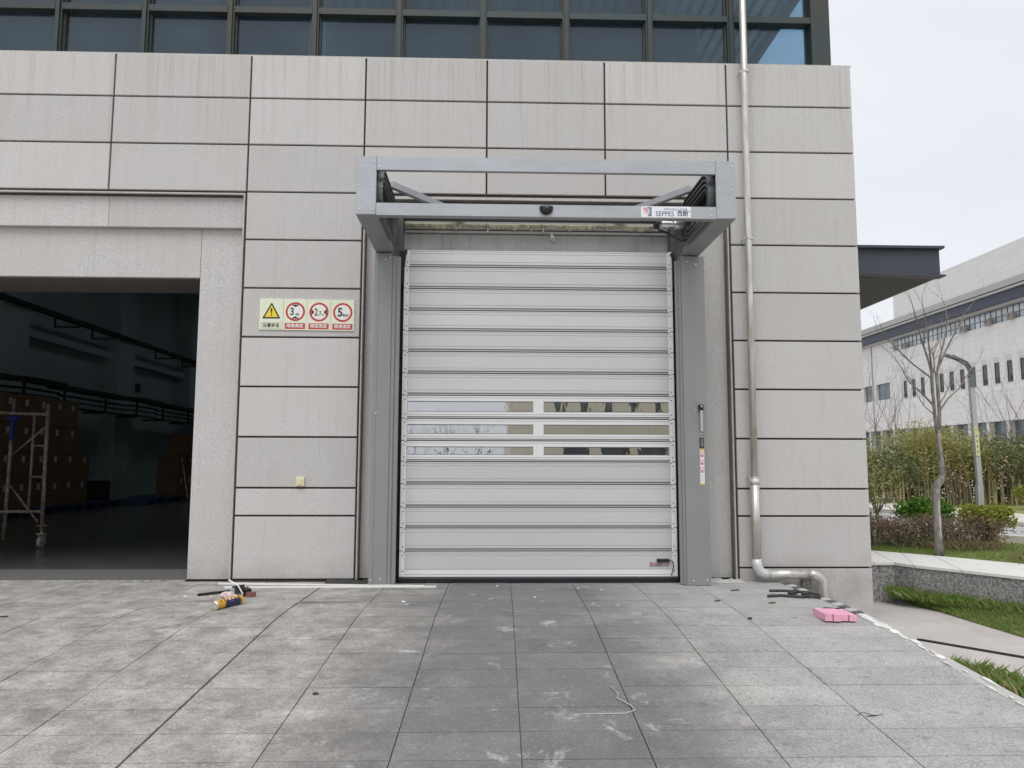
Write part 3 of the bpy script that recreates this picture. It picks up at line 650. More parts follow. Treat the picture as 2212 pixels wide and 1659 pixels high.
fpart('corner_post', 3.66, 3.80, 3.2, 3.42, 5.592, 8.2); fpart('side_spandrel', 3.70, 3.80, YG+0.171, 3.199, 6.88, 8.2)
# ================================================================== SPIRAL DOOR
door = thing('high_speed_spiral_door', 'closed silver slatted high-speed door with grey side columns and projecting top frame', 'door', (0.52, -0.1, 0))
def dp(name, mat, *a, par=None):
    m = MB(); m.box(*a); return m.build(name, M[mat], par or door)
# slats
ZS = [3.242-0.2293*k for k in range(7)]       # joints z, the last is 1.866
ZS = [3.426, 3.242, 3.011, 2.781, 2.567, 2.349, 2.122, 1.893, 1.655, 1.428, 1.216, 0.987, 0.755, 0.547, 0.317, 0.075]
XL, XRr = -0.838, 1.866; YC = -0.10
rivet_me = MB().disc((0, 0, 0), 0.0085, 10).mesh('rivet', M['rivet']); screw_me = MB().disc((0, 0, 0), 0.0075, 8).mesh('screw', M['screw'])
bigriv_me = MB().disc((0, 0, 0), 0.011, 10).mesh('rivet', M['rivet'])
def slat_profile(z0, z1, bottom=False):
    y = YC; zz = [(y+.03, z0+.020), (y+.012, z0+.020), (y+.012, z0+.022), (y, z0+.026)]
    for zq in ((z0+.050), (z1-.048)):
        zz += [(y, zq-.0035), (y+.004, zq-.002), (y+.004, zq+.002), (y, zq+.0035)]
    zz += [(y, z1-.026), (y+.005, z1-.023), (y, z1-.020), (y, z1-.012), (y+.006, z1-.008), (y+.03, z1-.008)]
    return zz
for k in range(len(ZS)-1):
    z1, z0 = ZS[k], ZS[k+1]
    win = k in (7, 8, 9); last = k == len(ZS)-2
    if win:
        s = MB(); s.box(XL, XRr, YC, YC+.03, z1-.062, z1-.008); s.box(XL, XRr, YC, YC+.03, z0+.020, z0+.066)
        s.box(XL, XL+.002, YC, YC+.03, z0+.066, z1-.062); s.box(0.456, 0.562, YC, YC+.03, z0+.066, z1-.062); s.box(XRr-.006, XRr, YC, YC+.03, z0+.066, z1-.062)
        sl = s.build('window_slat', M['white_alu'], door)
        for (a, b) in ((XL+.003, 0.455), (0.563, XRr-.007)):
            m = MB(); m.box(a, b, YC+.010, YC+.015, z0+.067, z1-.063); m.build('pane', M['acrylic'], sl)
            m = MB(); m.box(a, b, YC+.002, YC+.0095, z1-.069, z1-.0625); m.box(a, b, YC+.002, YC+.0095, z0+.0665, z0+.071)
            m.build('pane_gasket', M['steel_dark'], sl)
        m = MB()
        for zq in (z1-.026, z0+.040): m.box(XL, XRr, YC-.0015, YC-.0005, zq-.0012, zq+.0012)
        m.build('groove_line', M['alu_line'], sl)
    elif last:
        s = MB(); s.prism([(YC+.03, z0+.062), (YC, z0+.062)]+slat_profile(z0, z1)[8:], XL, XRr); sl = s.build('slat', M['alu'], door)
        m = MB(); m.box(XL, XRr, YC-.004, YC+.03, z0+.010, z0+.058); m.box(XL-.055, XRr+.055, YC-.008, YC+.03, z0-.012, z0+.006); m.build('bottom_rail', M['white_alu'], sl)
    else:
        sl = MB().prism(slat_profile(z0, z1), XL, XRr).build('slat', M['alu'], door)
    # hinge line below and white end plates
    m = MB(); m.box(XL, XRr, YC+.014, YC+.032, z0-.008, z0+.020); m.build('hinge_strip', M['alu_line'], sl)
    if not last:
        m = MB(); m.box(XL, XRr, YC+.002, YC+.013, z0+.004, z0+.012); m.build('hinge_bead', M['alu'], sl)
    for sx, xa, xb in ((-1, -0.893, -0.8395), (1, 1.8675, 1.920)):
        lp = MB(); zt = z1-.004; zl = z0+.004
        e = 0.018 if sx < 0 else -0.018
        io = xb if sx < 0 else xa; oo = xa if sx < 0 else xb
        pr = [(oo, zl), (io-e*1.0, zl), (io-e*1.0, zl-.014), (io, zl-.014), (io, zt-.014), (io-e, zt-.014), (io-e, zt), (oo, zt)]
        lp.prism(pr if sx > 0 else pr[::-1], YC-.006, YC+.02, 'y'); ec = lp.build('end_plate', M['cap'], sl)
        for zq in (z1-.045, z0+.042): inst('screw', screw_me, sl, ((xa+xb)/2+(0.006 if sx < 0 else -.006), YC-.006, zq))
m = MB(); m.prism([(YC-.012, 0.001), (YC-.016, 0.045), (YC-.002, 0.0635), (YC+.03, 0.0635), (YC+.03, 0.001)], -0.90, 1.925); m.build('bottom_seal', M['rubber'], door)
dp('sill_plate', 'steel_dark', -0.93, 1.96, -0.06, 0.12, 0.0006, 0.004)
# side columns
for sx, xo, xm, xi in ((-1, -1.172, -0.994, -0.912), (1, 2.205, 1.968, 1.932)):
    col = MB(); ztop = 3.325
    lo, hi = min(xo, xm), max(xo, xm)
    col.box(lo, hi, -0.30, 0.099, 0.004, ztop)
    co = col.build('side_column', M['column'], door)
    inn = MB()
    if sx < 0: prof = [(-0.9935, -0.286), (-0.960, -0.286), (-0.952, -0.262), (-0.918, -0.262), (-0.912, -0.255), (-0.912, -0.235), (-0.945, -0.232), (-0.945, 0.09), (-0.9935, 0.09)]
    else: prof = [(1.9675, -0.286), (1.9675, 0.09), (1.952, 0.09), (1.952, -0.232), (1.912, -0.235), (1.912, -0.255), (1.918, -0.262), (1.935, -0.262), (1.943, -0.286)]
    inn.prism(prof, 0.006, 3.30 if sx < 0 else 3.285, 'z'); inn.build('guide_rail', M['column'], co)
    fold = MB(); fx = -1.128 if sx < 0 else 2.150
    fold.box(fx-.001, fx+.001, -0.3015, -0.3005, 0.02, ztop-.02)
    if sx < 0: fold.build('fold_line', M['track'], co)
    sb = MB()
    if sx < 0: sb.box(-0.944, -0.938, -0.231, -0.061, 0.002, 3.28); sb.box(-0.944, -0.865, -0.060, -0.052, 0.002, 3.42)
    else: sb.box(1.945, 1.951, -0.231, -0.061, 0.002, 3.28); sb.box(1.892, 1.951, -0.060, -0.052, 0.002, 3.42)
    sb.build('brush_seal', M['rubber'], co)
    q = [(-0.905, -0.125, 3.05), (-0.902, -0.130, 3.22), (-0.89, -0.14, 3.33), (-0.87, -0.142, 3.41)] if sx < 0 else [(1.935, -0.125, 3.05), (1.935, -0.130, 3.22), (1.927, -0.14, 3.34), (1.905, -0.142, 3.40)]
    tb = MB()
    for i in range(3): tb.bar(q[i], q[i+1], 0.03, 0.012, (0, 1, 0))
    tb.build('seal_end', M['rubber'], co)
    for (px, pz) in (((-1.145, .055), (-1.055, .065), (-1.06, 3.26), (-1.02, 3.28), (-1.128, 1.69)) if sx < 0 else ((2.035, .045), (2.17, .05), (2.03, 3.27), (2.12, 3.24), (2.09, 1.735))):
        inst('rivet', bigriv_me, co, (px, -0.3005, pz))
# top frame: side boxes with spiral tracks, front beams, braces
BX = ((-1, -1.163, -0.990), (1, 2.158, 1.985))
for sx, xo, xi in BX:
    lo, hi = min(xo, xi), max(xo, xi)
    fp = MB(); fp.fbox(lo, hi, -1.502, -1.485, 3.335, 3.858, 0.004); bx = fp.build('side_housing', M['steel'], door)
    m = MB(); m.box(lo+.001, hi-.001, -1.4845, 0.08, 3.336, 3.345); m.build('housing_bottom', M['column'], bx)
    m = MB(); m.box(lo+.001, hi-.001, -1.4845, 0.08, 3.848, 3.857); m.build('housing_top', M['steel'], bx)
    m = MB(); m.box(xo, xo-sx*.008, -1.4845, 0.08, 3.3455, 3.8475); m.build('housing_side', M['column'], bx)
    # flange around the open inner side
    m = MB(); m.box(xi, xi+sx*.004, -1.4845, -0.31, 3.3455, 3.400); m.box(xi, xi+sx*.004, -1.4845, -.31, 3.800, 3.8475); m.build('inner_flange', M['column'], bx)
    for (px, pz) in ((.03, .045), (.143, .045), (.03, .26), (.143, .26), (.03, .475), (.143, .475)):
        inst('rivet', rivet_me, bx, (lo+px, -1.5025, 3.335+pz))
    # nested stadium shaped tracks
    y0, y1, zc = -1.43, -0.40, 3.602
    for q, (rr, wx, cm) in enumerate(((0.225, 0.075, 'track'), (0.185, 0.066, 'track'), (0.145, 0.060, 'track'), (0.100, 0.055, 'steel_dark'))):
        ro, ri = rr, rr-0.012; tr = MB(); n = 14
        def stad(r):
            p = [(y1-.225+r*math.sin(math.pi*t/n), zc+r*math.cos(math.pi*t/n)) for t in range(n+1)]
            p += [(y0+.225-r*math.sin(math.pi*t/n), zc-r*math.cos(math.pi*t/n)) for t in range(n+1)]
            return p
        po, pi_ = stad(ro), stad(ri); N = len(po); xa, xb = xi+sx*.03, xi-sx*(wx-0.03)
        b = len(tr.v)
        for pts, x in ((po, xa), (po, xb), (pi_, xa), (pi_, xb)): tr.v += [(x, yy, zz) for yy, zz in pts]
        for i in range(N):
            j = (i+1) % N
            tr.face((b+i, b+j, b+N+j, b+N+i)); tr.face((b+2*N+j, b+2*N+i, b+3*N+i, b+3*N+j)); tr.face((b+N+i, b+N+j, b+3*N+j, b+3*N+i)); tr.face((b+j, b+i, b+2*N+i, b+2*N+j))
        tr.build('spiral_track', M[cm], bx)
    n = 14; po = [(y1-.225+.19*math.sin(math.pi*t/n), zc+.19*math.cos(math.pi*t/n)) for t in range(n+1)]+[(y0+.225-.19*math.sin(math.pi*t/n), zc-.19*math.cos(math.pi*t/n)) for t in range(n+1)]
    m = MB(); m.prism(po, xi+sx*.10, xi+sx*.09); m.build('hollow_black_plate', M['rubber'], bx)  # black plate colour stands in for the dark hollow inside the tracks
    # diagonal brace and rear post
    br = MB()
    if sx < 0: br.bar((-0.955, -0.80, 3.86), (-0.30, 0.08, 3.86), 0.055, 0.06)
    else: br.bar((1.955, -0.80, 3.86), (1.36, 0.08, 3.86), 0.055, 0.06)
    br.build('brace', M['steel'], door)
    rp = MB(); a = -0.975 if sx < 0 else 1.925
    rp.box(a, a+.055, -0.05, 0.08, 3.30, 3.84); rp.build('rear_post', M['steel_dark'], door)
for (za, zb_, dpth) in ((3.735, 3.858, .045), (3.330, 3.440, .075)):
    m = MB(); m.fbox(-0.988, 1.983, -1.500, -1.494, za, zb_, 0.002); bm = m.build('front_beam', M['steel'], door)
    m = MB(); m.box(-0.987, 1.982, -1.4935, -1.5+dpth, za+.0005, za+.006); m.box(-0.987, 1.982, -1.4935, -1.5+dpth, zb_-.006, zb_-.0005); m.build('beam_flange', M['column'], bm)
    for px in (-0.965, 1.935):
        for pz in (.03, .085): inst('rivet', rivet_me, bm, (px, -1.5005, za+pz))
# motion sensor and maker's sticker on the lower beam
n = 16; sm = MB(); prof = [(0.488-0.060, 3.418), (0.488-.052, 3.424), (0.488, 3.4275), (0.488+.052, 3.424), (0.488+.060, 3.418)]+[(0.488+0.060*math.cos(math.pi*t/n), 3.412-0.064*math.sin(math.pi*t/n)) for t in range(0, n+1)]
b = len(sm.v)
for sc_, yy in ((1.0, -1.5005), (0.97, -1.525), (0.75, -1.545), (0.35, -1.553)):
    sm.v += [(0.488+(p[0]-0.488)*sc_, yy, 3.40+(p[1]-3.40)*sc_) for p in prof]
N = len(prof)
for q in range(3):
    for i in range(N): j = (i+1) % N; sm.face((b+q*N+i, b+q*N+j, b+(q+1)*N+j, b+(q+1)*N+i))
sm.face([b+3*N+i for i in range(N)])
sen = sm.build('motion_sensor', M['black'], door); tag(sen, 'black half-round motion sensor on the lower beam')
text('sensor_print', 'DEA', 0.018, (0.490, -1.5535, 3.405), M['print_grey'], sen)
st = MB(); st.fbox(1.318, 1.757, -1.5025, -1.5006, 3.338, 3.437, 0.0006); stk = st.build('maker_sticker', M['sticker'], door); tag(stk, 'white sticker with red and navy emblem and SEPPES lettering')
text('sticker_print', 'SEPPES', 0.062, (1.527, -1.5031, 3.369), M['print_navy'], stk, sx=0.90)
text('sticker_print', '西朗', 0.056, (1.684, -1.5031, 3.373), M['print_navy'], stk, sx=0.86, bold=0.0008)
text('sticker_print', '世界500强企业供应商', 0.022, (1.622, -1.5031, 3.411), M['print_grey'], stk, sx=1.0)
text('sticker_print', '®', 0.022, (1.744, -1.5031, 3.393), M['print_grey'], stk)
em = MB()
for i in range(5):   # sweeping red mane strokes
    pts = []; x0 = 1.330+i*.0085
    for t in range(7):
        u = t/6; pts.append((x0+0.016*math.sin(u*2.4)*(1-i*.12)+(.006*i*u), 3.428-.002*abs(i-2)-u*(0.074-.006*(4-i))))
    for t in range(6):
        (xa, za), (xb, zb_) = pts[t], pts[t+1]; w = .0052*(1-.4*t/6); em.poly([(xa, -1.5029, za), (xb, -1.5029, zb_), (xb+w, -1.5029, zb_), (xa+w, -1.5029, za)])
em.build('emblem_red', M['logo_red'], stk)
eb_ = MB()
for i in range(8):
    z = 3.428-i*.0104; xl = (1.372, 1.384, 1.391, 1.392, 1.396, 1.392, 1.386, 1.376)[i]; eb_.box(xl, 1.412, -1.5031, -1.5027, z-.0072, z)
eb_.build('emblem_navy', M['print_navy'], stk)
# motor with belt under the right housing
mo_ = MB(); mo_.tube([(1.72, -0.50, 3.60), (1.80, -0.50, 3.60)], .05, 14); mo_.tube([(1.80, -.50, 3.60), (1.86, -.50, 3.60)], .038, 12); mo_.tube([(1.86, -.5, 3.6), (1.95, -.5, 3.6)], .055, 12)
mt = mo_.build('drive_motor', M['can_metal'], door); m = MB(); m.tube([(1.655, -.5, 3.6), (1.70, -.5, 3.6)], .052, 14); m.build('pulley', M['rubber'], mt)
m = MB(); m.tube([(1.70, -.45, 3.56), (1.80, -.45, 3.52), (1.90, -.48, 3.45), (1.96, -.5, 3.42)], .012, 8); m.build('motor_cable', M['rubber'], mt)
# dried foam along the header
fo = MB(); r3 = random.Random(5); x = -0.915; n = 0
prev = None
xs_ = []
while x < 1.78:
    d = 0.022+0.016*math.sin(x*9)+0.012*math.sin(x*31)+r3.uniform(-.018, .030); xs_.append((x, max(.012, d))); x += r3.uniform(.010, .030)
b0 = len(fo.v)
for (x, d) in xs_: fo.v += [(x, 0.082, 3.765), (x, 0.045+r3.uniform(0, .012), 3.752-d*.3), (x, 0.055+r3.uniform(0, .01), 3.752-d), (x, 0.084, 3.750-d)]
for i in range(len(xs_)-1):
    for q in range(3): fo.face((b0+i*4+q, b0+(i+1)*4+q, b0+(i+1)*4+q+1, b0+i*4+q+1))
for (x, ln) in ((-0.03, .085), (-.36, .05), (.44, .06), (.57, .075), (.85, .04), (1.13, .04)):
    fo.tube([(x, .06, 3.74), (x+.008, .05, 3.74-ln*.6), (x-.004, .048, 3.74-ln)], [.010, .008, .014], 7)
fo.build('dried_foam', M['foam_pu'], door, smooth=True)
m = MB(); m.tube([(-0.92, -0.02, 3.80), (1.93, -0.02, 3.80)], .045, 14); m.build('drive_shaft', M['steel_dark'], door)
m = MB(); m.tube([(.66, .09, 3.66), (.665, .08, 3.63), (.66, .085, 3.60)], .006, 6); m.tube([(.67, .09, 3.66), (.69, .082, 3.61), (.688, .09, 3.585)], .006, 6); m.build('foam_drip', M['white'], door)
# limit switch, cable and plate on the bottom slat
m = MB(); m.fbox(1.71, 1.835, -0.128, -0.1065, 0.205, 0.238, .004); ls = m.build('edge_switch_box', M['black'], door)
m = MB(); m.tube([(1.835, -.118, .222), (1.868, -.12, .215), (1.878, -.122, .16), (1.862, -.122, .11), (1.853, -.122, .075)], .005, 7); m.build('switch_cable', M['rubber'], ls)
m = MB(); m.box(1.635, 1.835, -0.1045, -0.1005, 0.160, 0.203); pl = m.build('maker_plate', M['ac'], door); pl.data.materials[0] = plain('plate_pinkgrey', (0.42, 0.37, 0.35), .4, .3)
text('plate_print', 'SEPPES', .026, (1.715, -.1052, .172), M['print_navy'], pl); text('plate_print', '西朗', .022, (1.735, -.1052, .192), M['logo_red'], pl)
m = MB(); m.box(1.640, 1.652, -.1052, -.1047, .166, .198); m.box(1.655, 1.664, -.1052, -.1047, .166, .198); m.build('plate_emblem', M['logo_red'], pl)
m = MB()
for i in range(3): m.box(1.758, 1.825, -.1052, -.1047, .170+i*.010, .173+i*.010)
m.build('plate_print', M['print_grey'], pl)
# release handle, serial plate and warning strip on the right column
m = MB(); m.fbox(2.128, 2.152, -.335, -.3032, 1.52, 1.735, .004); hd = m.build('release_handle', M['can_metal'], door)
m = MB(); m.fbox(2.112, 2.158, -.34, -.3034, 1.736, 1.790, .006); m.build('handle_pivot', M['black'], hd); inst('rivet', bigriv_me, hd, (2.137, -.3405, 1.772)); inst('rivet', bigriv_me, hd, (2.137, -.3035, 1.497))
m = MB(); m.box(2.118, 2.163, -.3045, -.3027, 1.352, 1.458); sp = m.build('serial_plate', plain('serial_bronze', (0.07, 0.05, 0.04), .35, .3), door)
m = MB()
for i in range(6): m.box(2.130, 2.156, -.3050, -.3046, 1.372+i*.013, 1.377+i*.013)
m.build('plate_print', M['print_grey'], sp)
m = MB(); m.box(2.118, 2.163, -.3045, -.3027, 0.985, 1.348); ws = m.build('warning_strip', M['sticker'], door); tag(ws, 'narrow white warning strip with yellow ends and three red framed pictograms')
m = MB(); m.box(2.1185, 2.1625, -.3052, -.3046, 1.327, 1.3475); m.box(2.1185, 2.1625, -.3052, -.3046, .9855, 1.004); m.build('yellow_band', M['print_yellow'], ws)
for zc in (1.290, 1.212, 1.136):
    m = MB()
    for a in ((2.122, 2.158, zc+.022, zc+.027), (2.122, 2.158, zc-.027, zc-.022), (2.122, 2.126, zc-.022, zc+.022), (2.154, 2.158, zc-.022, zc+.022)): m.box(a[0], a[1], -.3052, -.3046, a[2], a[3])
    m.poly([(2.130, -.3049, zc-.018), (2.150, -.3049, zc-.018), (2.144, -.3049, zc+.004), (2.136, -.3049, zc+.008)]); m.build('pictogram', M['print_red'], ws)
m = MB()
for i in range(5): m.box(2.124, 2.157, -.3050, -.3046, 1.020+i*.016, 1.024+i*.016)
m.box(2.130, 2.150, -.3056, -.3053, 1.332, 1.343); m.box(2.126, 2.152, -.3056, -.3053, .990, .999); m.build('fine_print', M['print_grey'], ws)
# ================================================================== THINGS ON THE WALL
def sign(x0, kindx, label):
    w, z0, z1 = 0.2465, 2.575, 2.903; y = -0.012
    zo = -0.0025*kindx
    m = MB(); m.fbox(x0, x0+w-.002, y, -.0005, z0+zo, z1+zo, .0015); s = m.build('safety_sign', M['cream'], None, origin=None)
    tag(s, label, 'sign', 'safety signs beside the door'); xc = x0+w/2; zc = 2.770+zo; yp = y-.0008
    def ring(r0, r1, mat, name, par=s, n=32, yy=None):
        q = MB(); b = 0; yq = yy or yp
        q.v = [(xc+r1*math.cos(2*math.pi*i/n), yq, zc+r1*math.sin(2*math.pi*i/n)) for i in range(n)]+[(xc+r0*math.cos(2*math.pi*i/n), yq, zc+r0*math.sin(2*math.pi*i/n)) for i in range(n)]
        for i in range(n): q.face((i, (i+1) % n, n+(i+1) % n, n+i))
        return q.build(name, M[mat], par)
    def flat(name, mat, pts, yy=0): q = MB(); q.poly([(p[0], yp-yy, p[1]) for p in pts]); return q.build(name, M[mat], s)
    if kindx == 0:
        flat('warning_triangle', 'print_black', [(xc-.092, zc-.072), (xc-.086, zc-.078), (xc+.086, zc-.078), (xc+.092, zc-.072), (xc+.006, zc+.086), (xc-.006, zc+.086)])
        flat('triangle_field', 'print_yellow', [(xc-.070, zc-.062), (xc+.070, zc-.062), (xc, zc+.066)], .0006)
        flat('exclamation_mark', 'print_black', [(xc-.010, zc+.028), (xc, zc+.034), (xc+.010, zc+.028), (xc+.005, zc-.022), (xc-.005, zc-.022)], .0012)
        flat('exclamation_dot', 'print_black', [(xc+.0085*math.cos(a*.785), zc-.041+.0085*math.sin(a*.785)) for a in range(8)], .0012)
        for a in ((xc-.104, xc+.104, 2.648, 2.650), (xc-.104, xc+.104, 2.588, 2.590), (xc-.104, xc-.102, 2.590, 2.648), (xc+.102, xc+.104, 2.590, 2.648)):
            q = MB(); q.box(a[0], a[1], yp, y+.0002, a[2]+zo, a[3]+zo); q.build('caption_frame', M['print_black'], s)
        text('caption', '注意安全', .044, (xc, yp-.0004, 2.619+zo), M['print_black'], s, bold=.0008)
    else:
        ring(0.0, 0.101, 'print_white', 'disc_field', yy=yp+.0003); ring(.080, .101, 'print_red', 'red_ring')
        flat('caption_bar', 'print_red', [(xc-.105, 2.587+zo), (xc+.105, 2.587+zo), (xc+.105, 2.650+zo), (xc-.105, 2.650+zo)])
        text('caption', ('', '限高高度', '限宽宽度', '限速速度')[kindx], .044, (xc, yp-.0008, 2.619+zo), M['print_white'], s, bold=.0009)
        if kindx == 1:
            flat('limit_arrow', 'print_black', [(xc-.042, zc+.074), (xc+.042, zc+.074), (xc, zc+.048)], .0006); flat('limit_arrow', 'print_black', [(xc-.042, zc-.074), (xc, zc-.048), (xc+.042, zc-.074)], .0006)
            text('number', '3', .110, (xc-.034, yp-.001, zc-.002), M['print_black'], s, sx=.85, bold=.002); text('unit', 'm', .048, (xc+.022, yp-.001, zc-.026), M['print_black'], s, bold=.001)
        elif kindx == 2:
            flat('limit_arrow', 'print_black', [(xc-.078, zc+.034), (xc-.078, zc-.034), (xc-.048, zc)], .0006); flat('limit_arrow', 'print_black', [(xc+.078, zc+.034), (xc+.048, zc), (xc+.078, zc-.034)], .0006)
            text('number', '2', .108, (xc-.030, yp-.001, zc-.004), M['print_black'], s, sx=.62, bold=.0015); text('number', '.7', .062, (xc+.006, yp-.001, zc-.016), M['print_black'], s, sx=.75, bold=.0008); text('unit', 'm', .036, (xc+.038, yp-.001, zc-.026), M['print_black'], s)
        else:
            text('number', '5', .125, (xc-.028, yp-.001, zc-.002), M['print_black'], s, sx=.9, bold=.003); text('unit', 'km', .046, (xc+.030, yp-.001, zc-.028), M['print_black'], s, sx=1.1, bold=.001)
    return s
sign(-2.400, 0, 'cream safety sign with a yellow warning triangle and exclamation mark')
sign(-2.153, 1, 'cream safety sign with red ring reading 3 m height limit')
sign(-1.907, 2, 'cream safety sign with red ring reading 2.7 m width limit')
sign(-1.660, 3, 'cream safety sign with red ring reading 5 km speed limit')
m = MB(); m.fbox(-1.970, -1.880, -.028, -.0005, .958, 1.048, .006); sw = m.build('wall_switch', M['switch']); tag(sw, 'small square ivory switch box low on the stone panel', 'switch')
m = MB(); m.fbox(-1.945, -1.905, -.034, -.0285, .975, 1.03, .003); m.build('rocker', M['switch'], sw)
# downpipe
dpipe = thing('rain_downpipe', 'galvanised rain downpipe running down the wall and bending at the foot', 'pipe', (2.735, -.1, 0))
m = MB(); m.tube([(2.765, -.1, 8.2), (2.750, -.1, 4.9), (2.742, -.1, 2.9), (2.737, -.1, 1.02)], .036, 16); m.build('upper_pipe', M['galv'], dpipe, smooth=True)
m = MB(); m.tube([(2.737, -.1, 1.019), (2.733, -.1, .22)], .046, 16); m.build('lower_pipe', M['galv'], dpipe, smooth=True)
m = MB(); m.tube([(2.737, -.1, .985), (2.737, -.1, 1.045)], .0475, 16); m.build('pipe_collar', M['galv_weld'], dpipe, smooth=True)
m = MB(); m.tube([(2.733, -.1, .235), (2.738, -.1, .165), (2.765, -.1, .11), (2.80, -.1, .088), (2.86, -.1, .080)], [.049, .051, .052, .051, .049], 16); m.build('elbow', M['galv_weld'], dpipe, smooth=True)
m = MB(); m.tube([(2.84, -.1, .0805), (3.28, -.1, .0785)], .045, 16); m.build('foot_pipe', M['galv'], dpipe, smooth=True)
m = MB(); m.tube([(3.26, -.1, .0785), (3.32, -.101, .075), (3.37, -.103, .052), (3.398, -.105, .01), (3.405, -.107, -.05), (3.405, -.107, -.40)], [.048, .05, .05, .05, .05, .049], 16); m.build('elbow', M['galv'], dpipe, smooth=True)
for z in (5.44, 3.58, 1.055):
    m = MB(); xx = 2.737+(z-1)*.0058; m.tube([(xx, -.1, z-.011), (xx, -.1, z+.011)], .043 if z > 2 else .041, 16); m.tube([(xx-.05, -.1, z), (xx-.05, 0, z)], .006, 8); m.box(xx-.058, xx-.036, -.106, -.094, z-.010, z+.010); m.build('pipe_clamp', M['galv'], dpipe)
m = MB(); m.fbox(3.215, 3.31, -.06, -.012, -.06, .035, .004); pb = m.build('stone_offcut', M['pebble']); tag(pb, 'small grey stone offcut standing behind the downpipe foot', 'stone')
# side canopy on the far corner
can = thing('side_canopy', 'blue-grey steel canopy projecting from the side wall past the corner', 'canopy', (4.7, 1.0, 3.46))
m = MB(); m.box(3.985, 5.47, 1.0, 1.02, 3.50, 3.80); m.build('front_web', M['canopy'], can)
m = MB(); m.box(3.985, 5.50, 0.93, 1.09, 3.80, 3.83); m.build('top_flange', M['canopy'], can)
m = MB(); m.prism([(3.985, 3.49), (5.50, 3.455), (5.50, 3.475), (3.985, 3.51)], .93, 1.09, 'y'); m.build('bottom_flange', M['canopy'], can)
m = MB(); m.box(5.45, 5.49, 1.10, 7.5, 3.47, 3.80); m.build('edge_beam', M['canopy'], can)
m = MB(); m.box(3.985, 5.449, 1.091, 7.5, 3.47, 3.49); m.build('soffit_sheet', M['canopy_under'], can)
m = MB(); m.box(3.985, 5.449, 1.091, 7.5, 3.79, 3.81); m.build('roof_sheet', M['canopy'], can)

# ================================================================== THINGS IN THE HALL
CW, CH = 0.655, 0.645
cm_ = MB(); cm_.box(-.32, .32, -CW/2+.008, CW/2-.008, 0.003, CH-.003); carton_me = cm_.mesh('carton', M['carton'])
lb_ = MB(); lb_.box(.3205, .322, -.02, .10, .40, .55); label_me = lb_.mesh('paper_label', M['paper'])
tp_ = MB(); tp_.box(.3202, .3212, -CW/2+.009, CW/2-.009, CH*.5-.004, CH*.5+.004); tape_me = tp_.mesh('tape', M['carton_gap'])
ORD = ['first', 'second', 'third', 'fourth', 'fifth', 'sixth', 'seventh', 'eighth']
def carton(x, y, z, label, group):
    o = bpy.data.objects.new('carton', carton_me); o.location = (x, y, z); o.matrix_basis = Matrix.Translation((x, y, z)); link(o); tag(o, label, 'carton', group)
    for nm, me in (('paper_label', label_me), ('tape', tape_me)):
        c = bpy.data.objects.new(nm, me); link(c, o, local=True)
def pallet(x, y, label):
    t = thing('pallet', label, 'pallet', (x, y, 0), 'blue pallets along the hall wall')
    m = MB(); m.box(x-.5, x+.55, y-.62, y+.62, .11, .135); m.build('deck', M['pallet'], t)
    for q in (-.53, 0, .53):
        m = MB(); m.box(x-.5, x+.55, y+q-.08, y+q+.08, 0.001, .109); m.build('runner', M['pallet'], t)
yy0 = 9.3
for c in range(6):
    hgt = 4 if c < 5 else 2
    for k in range(hgt):
        carton(-10.95+(0.02 if (c+k) % 3 == 0 else 0), yy0+c*CW, .137+k*CH, '%s carton from the near end, %s layer up, in the tall stack behind the scaffold' % (ORD[c], ORD[k]), 'cartons stacked behind the scaffold')
for i in range(4): pallet(-10.9, 9.6+i*1.32, '%s blue plastic pallet from the near end, under the left cartons' % ORD[i])
for c in range(3):
    for k in range(2 if c < 1 else 3):
        carton(-10.2+(.1 if k > 1 else 0), 17.2+c*CW, .137+k*CH*1.02, '%s carton from the pale pole, %s layer up, in the far right stack' % (ORD[c], ORD[k]), 'cartons stacked by the right jamb')
for i in range(4): pallet(-10.2, 14.9+i*1.32, '%s blue plastic pallet in the row leading to the far right cartons' % ORD[i])
m = MB(); m.tube([(-9.4, 16.6, 0.05), (-9.65, 16.7, 1.15)], .014, 6); bo = m.build('broom', M['white']); tag(bo, 'pale pole of a broom leaning on the far right cartons', 'broom')
m = MB(); m.box(-9.5, -9.3, 16.5, 16.7, 0.002, .05); m.build('broom_head', M['rack'], bo)
m = MB()
for i in range(6): m.box(-11.95, -11.93, 17.62, 17.72, .3+i*.16, .38+i*.16)
hz = m.build('hazard_stripe', M['paper']); tag(hz, 'black and white striped guard on the hall pillar', 'guard')
# crane rail and bracket hooks, pipe rack
rail = thing('crane_rail', 'dark beam running along the hall wall above the openings', 'beam', (-12, 10, 5.2))
m = MB(); m.box(-12.1, -11.9, 0.95, 29, 5.18, 5.30); m.build('beam', M['rack'], rail)
for y in (13.2, 15.2, 19.6, 22.0):
    m = MB(); m.box(-11.95, -11.25, y, y+.04, 4.86, 4.90); m.box(-11.29, -11.25, y, y+.04, 4.90, 5.04); m.box(-11.95, -11.91, y, y+.04, 4.9, 5.18); m.build('bracket', M['rack'], rail)
prk = thing('pipe_rack', 'dark cable tray and pipes carried along the hall wall', 'pipe rack', (-11.7, 10, 3))
m = MB()
path = [(-11.55, 0.95), (-11.55, 10.5), (-11.3, 11.0), (-11.3, 12.4), (-11.6, 12.9), (-11.6, 16.6), (-11.35, 17.0), (-11.35, 18.5), (-11.6, 19.0), (-11.6, 29)]
for i in range(len(path)-1): m.bar((*path[i], 3.20), (*path[i+1], 3.20), .45, .10)
m.build('cable_tray', M['rack'], prk)
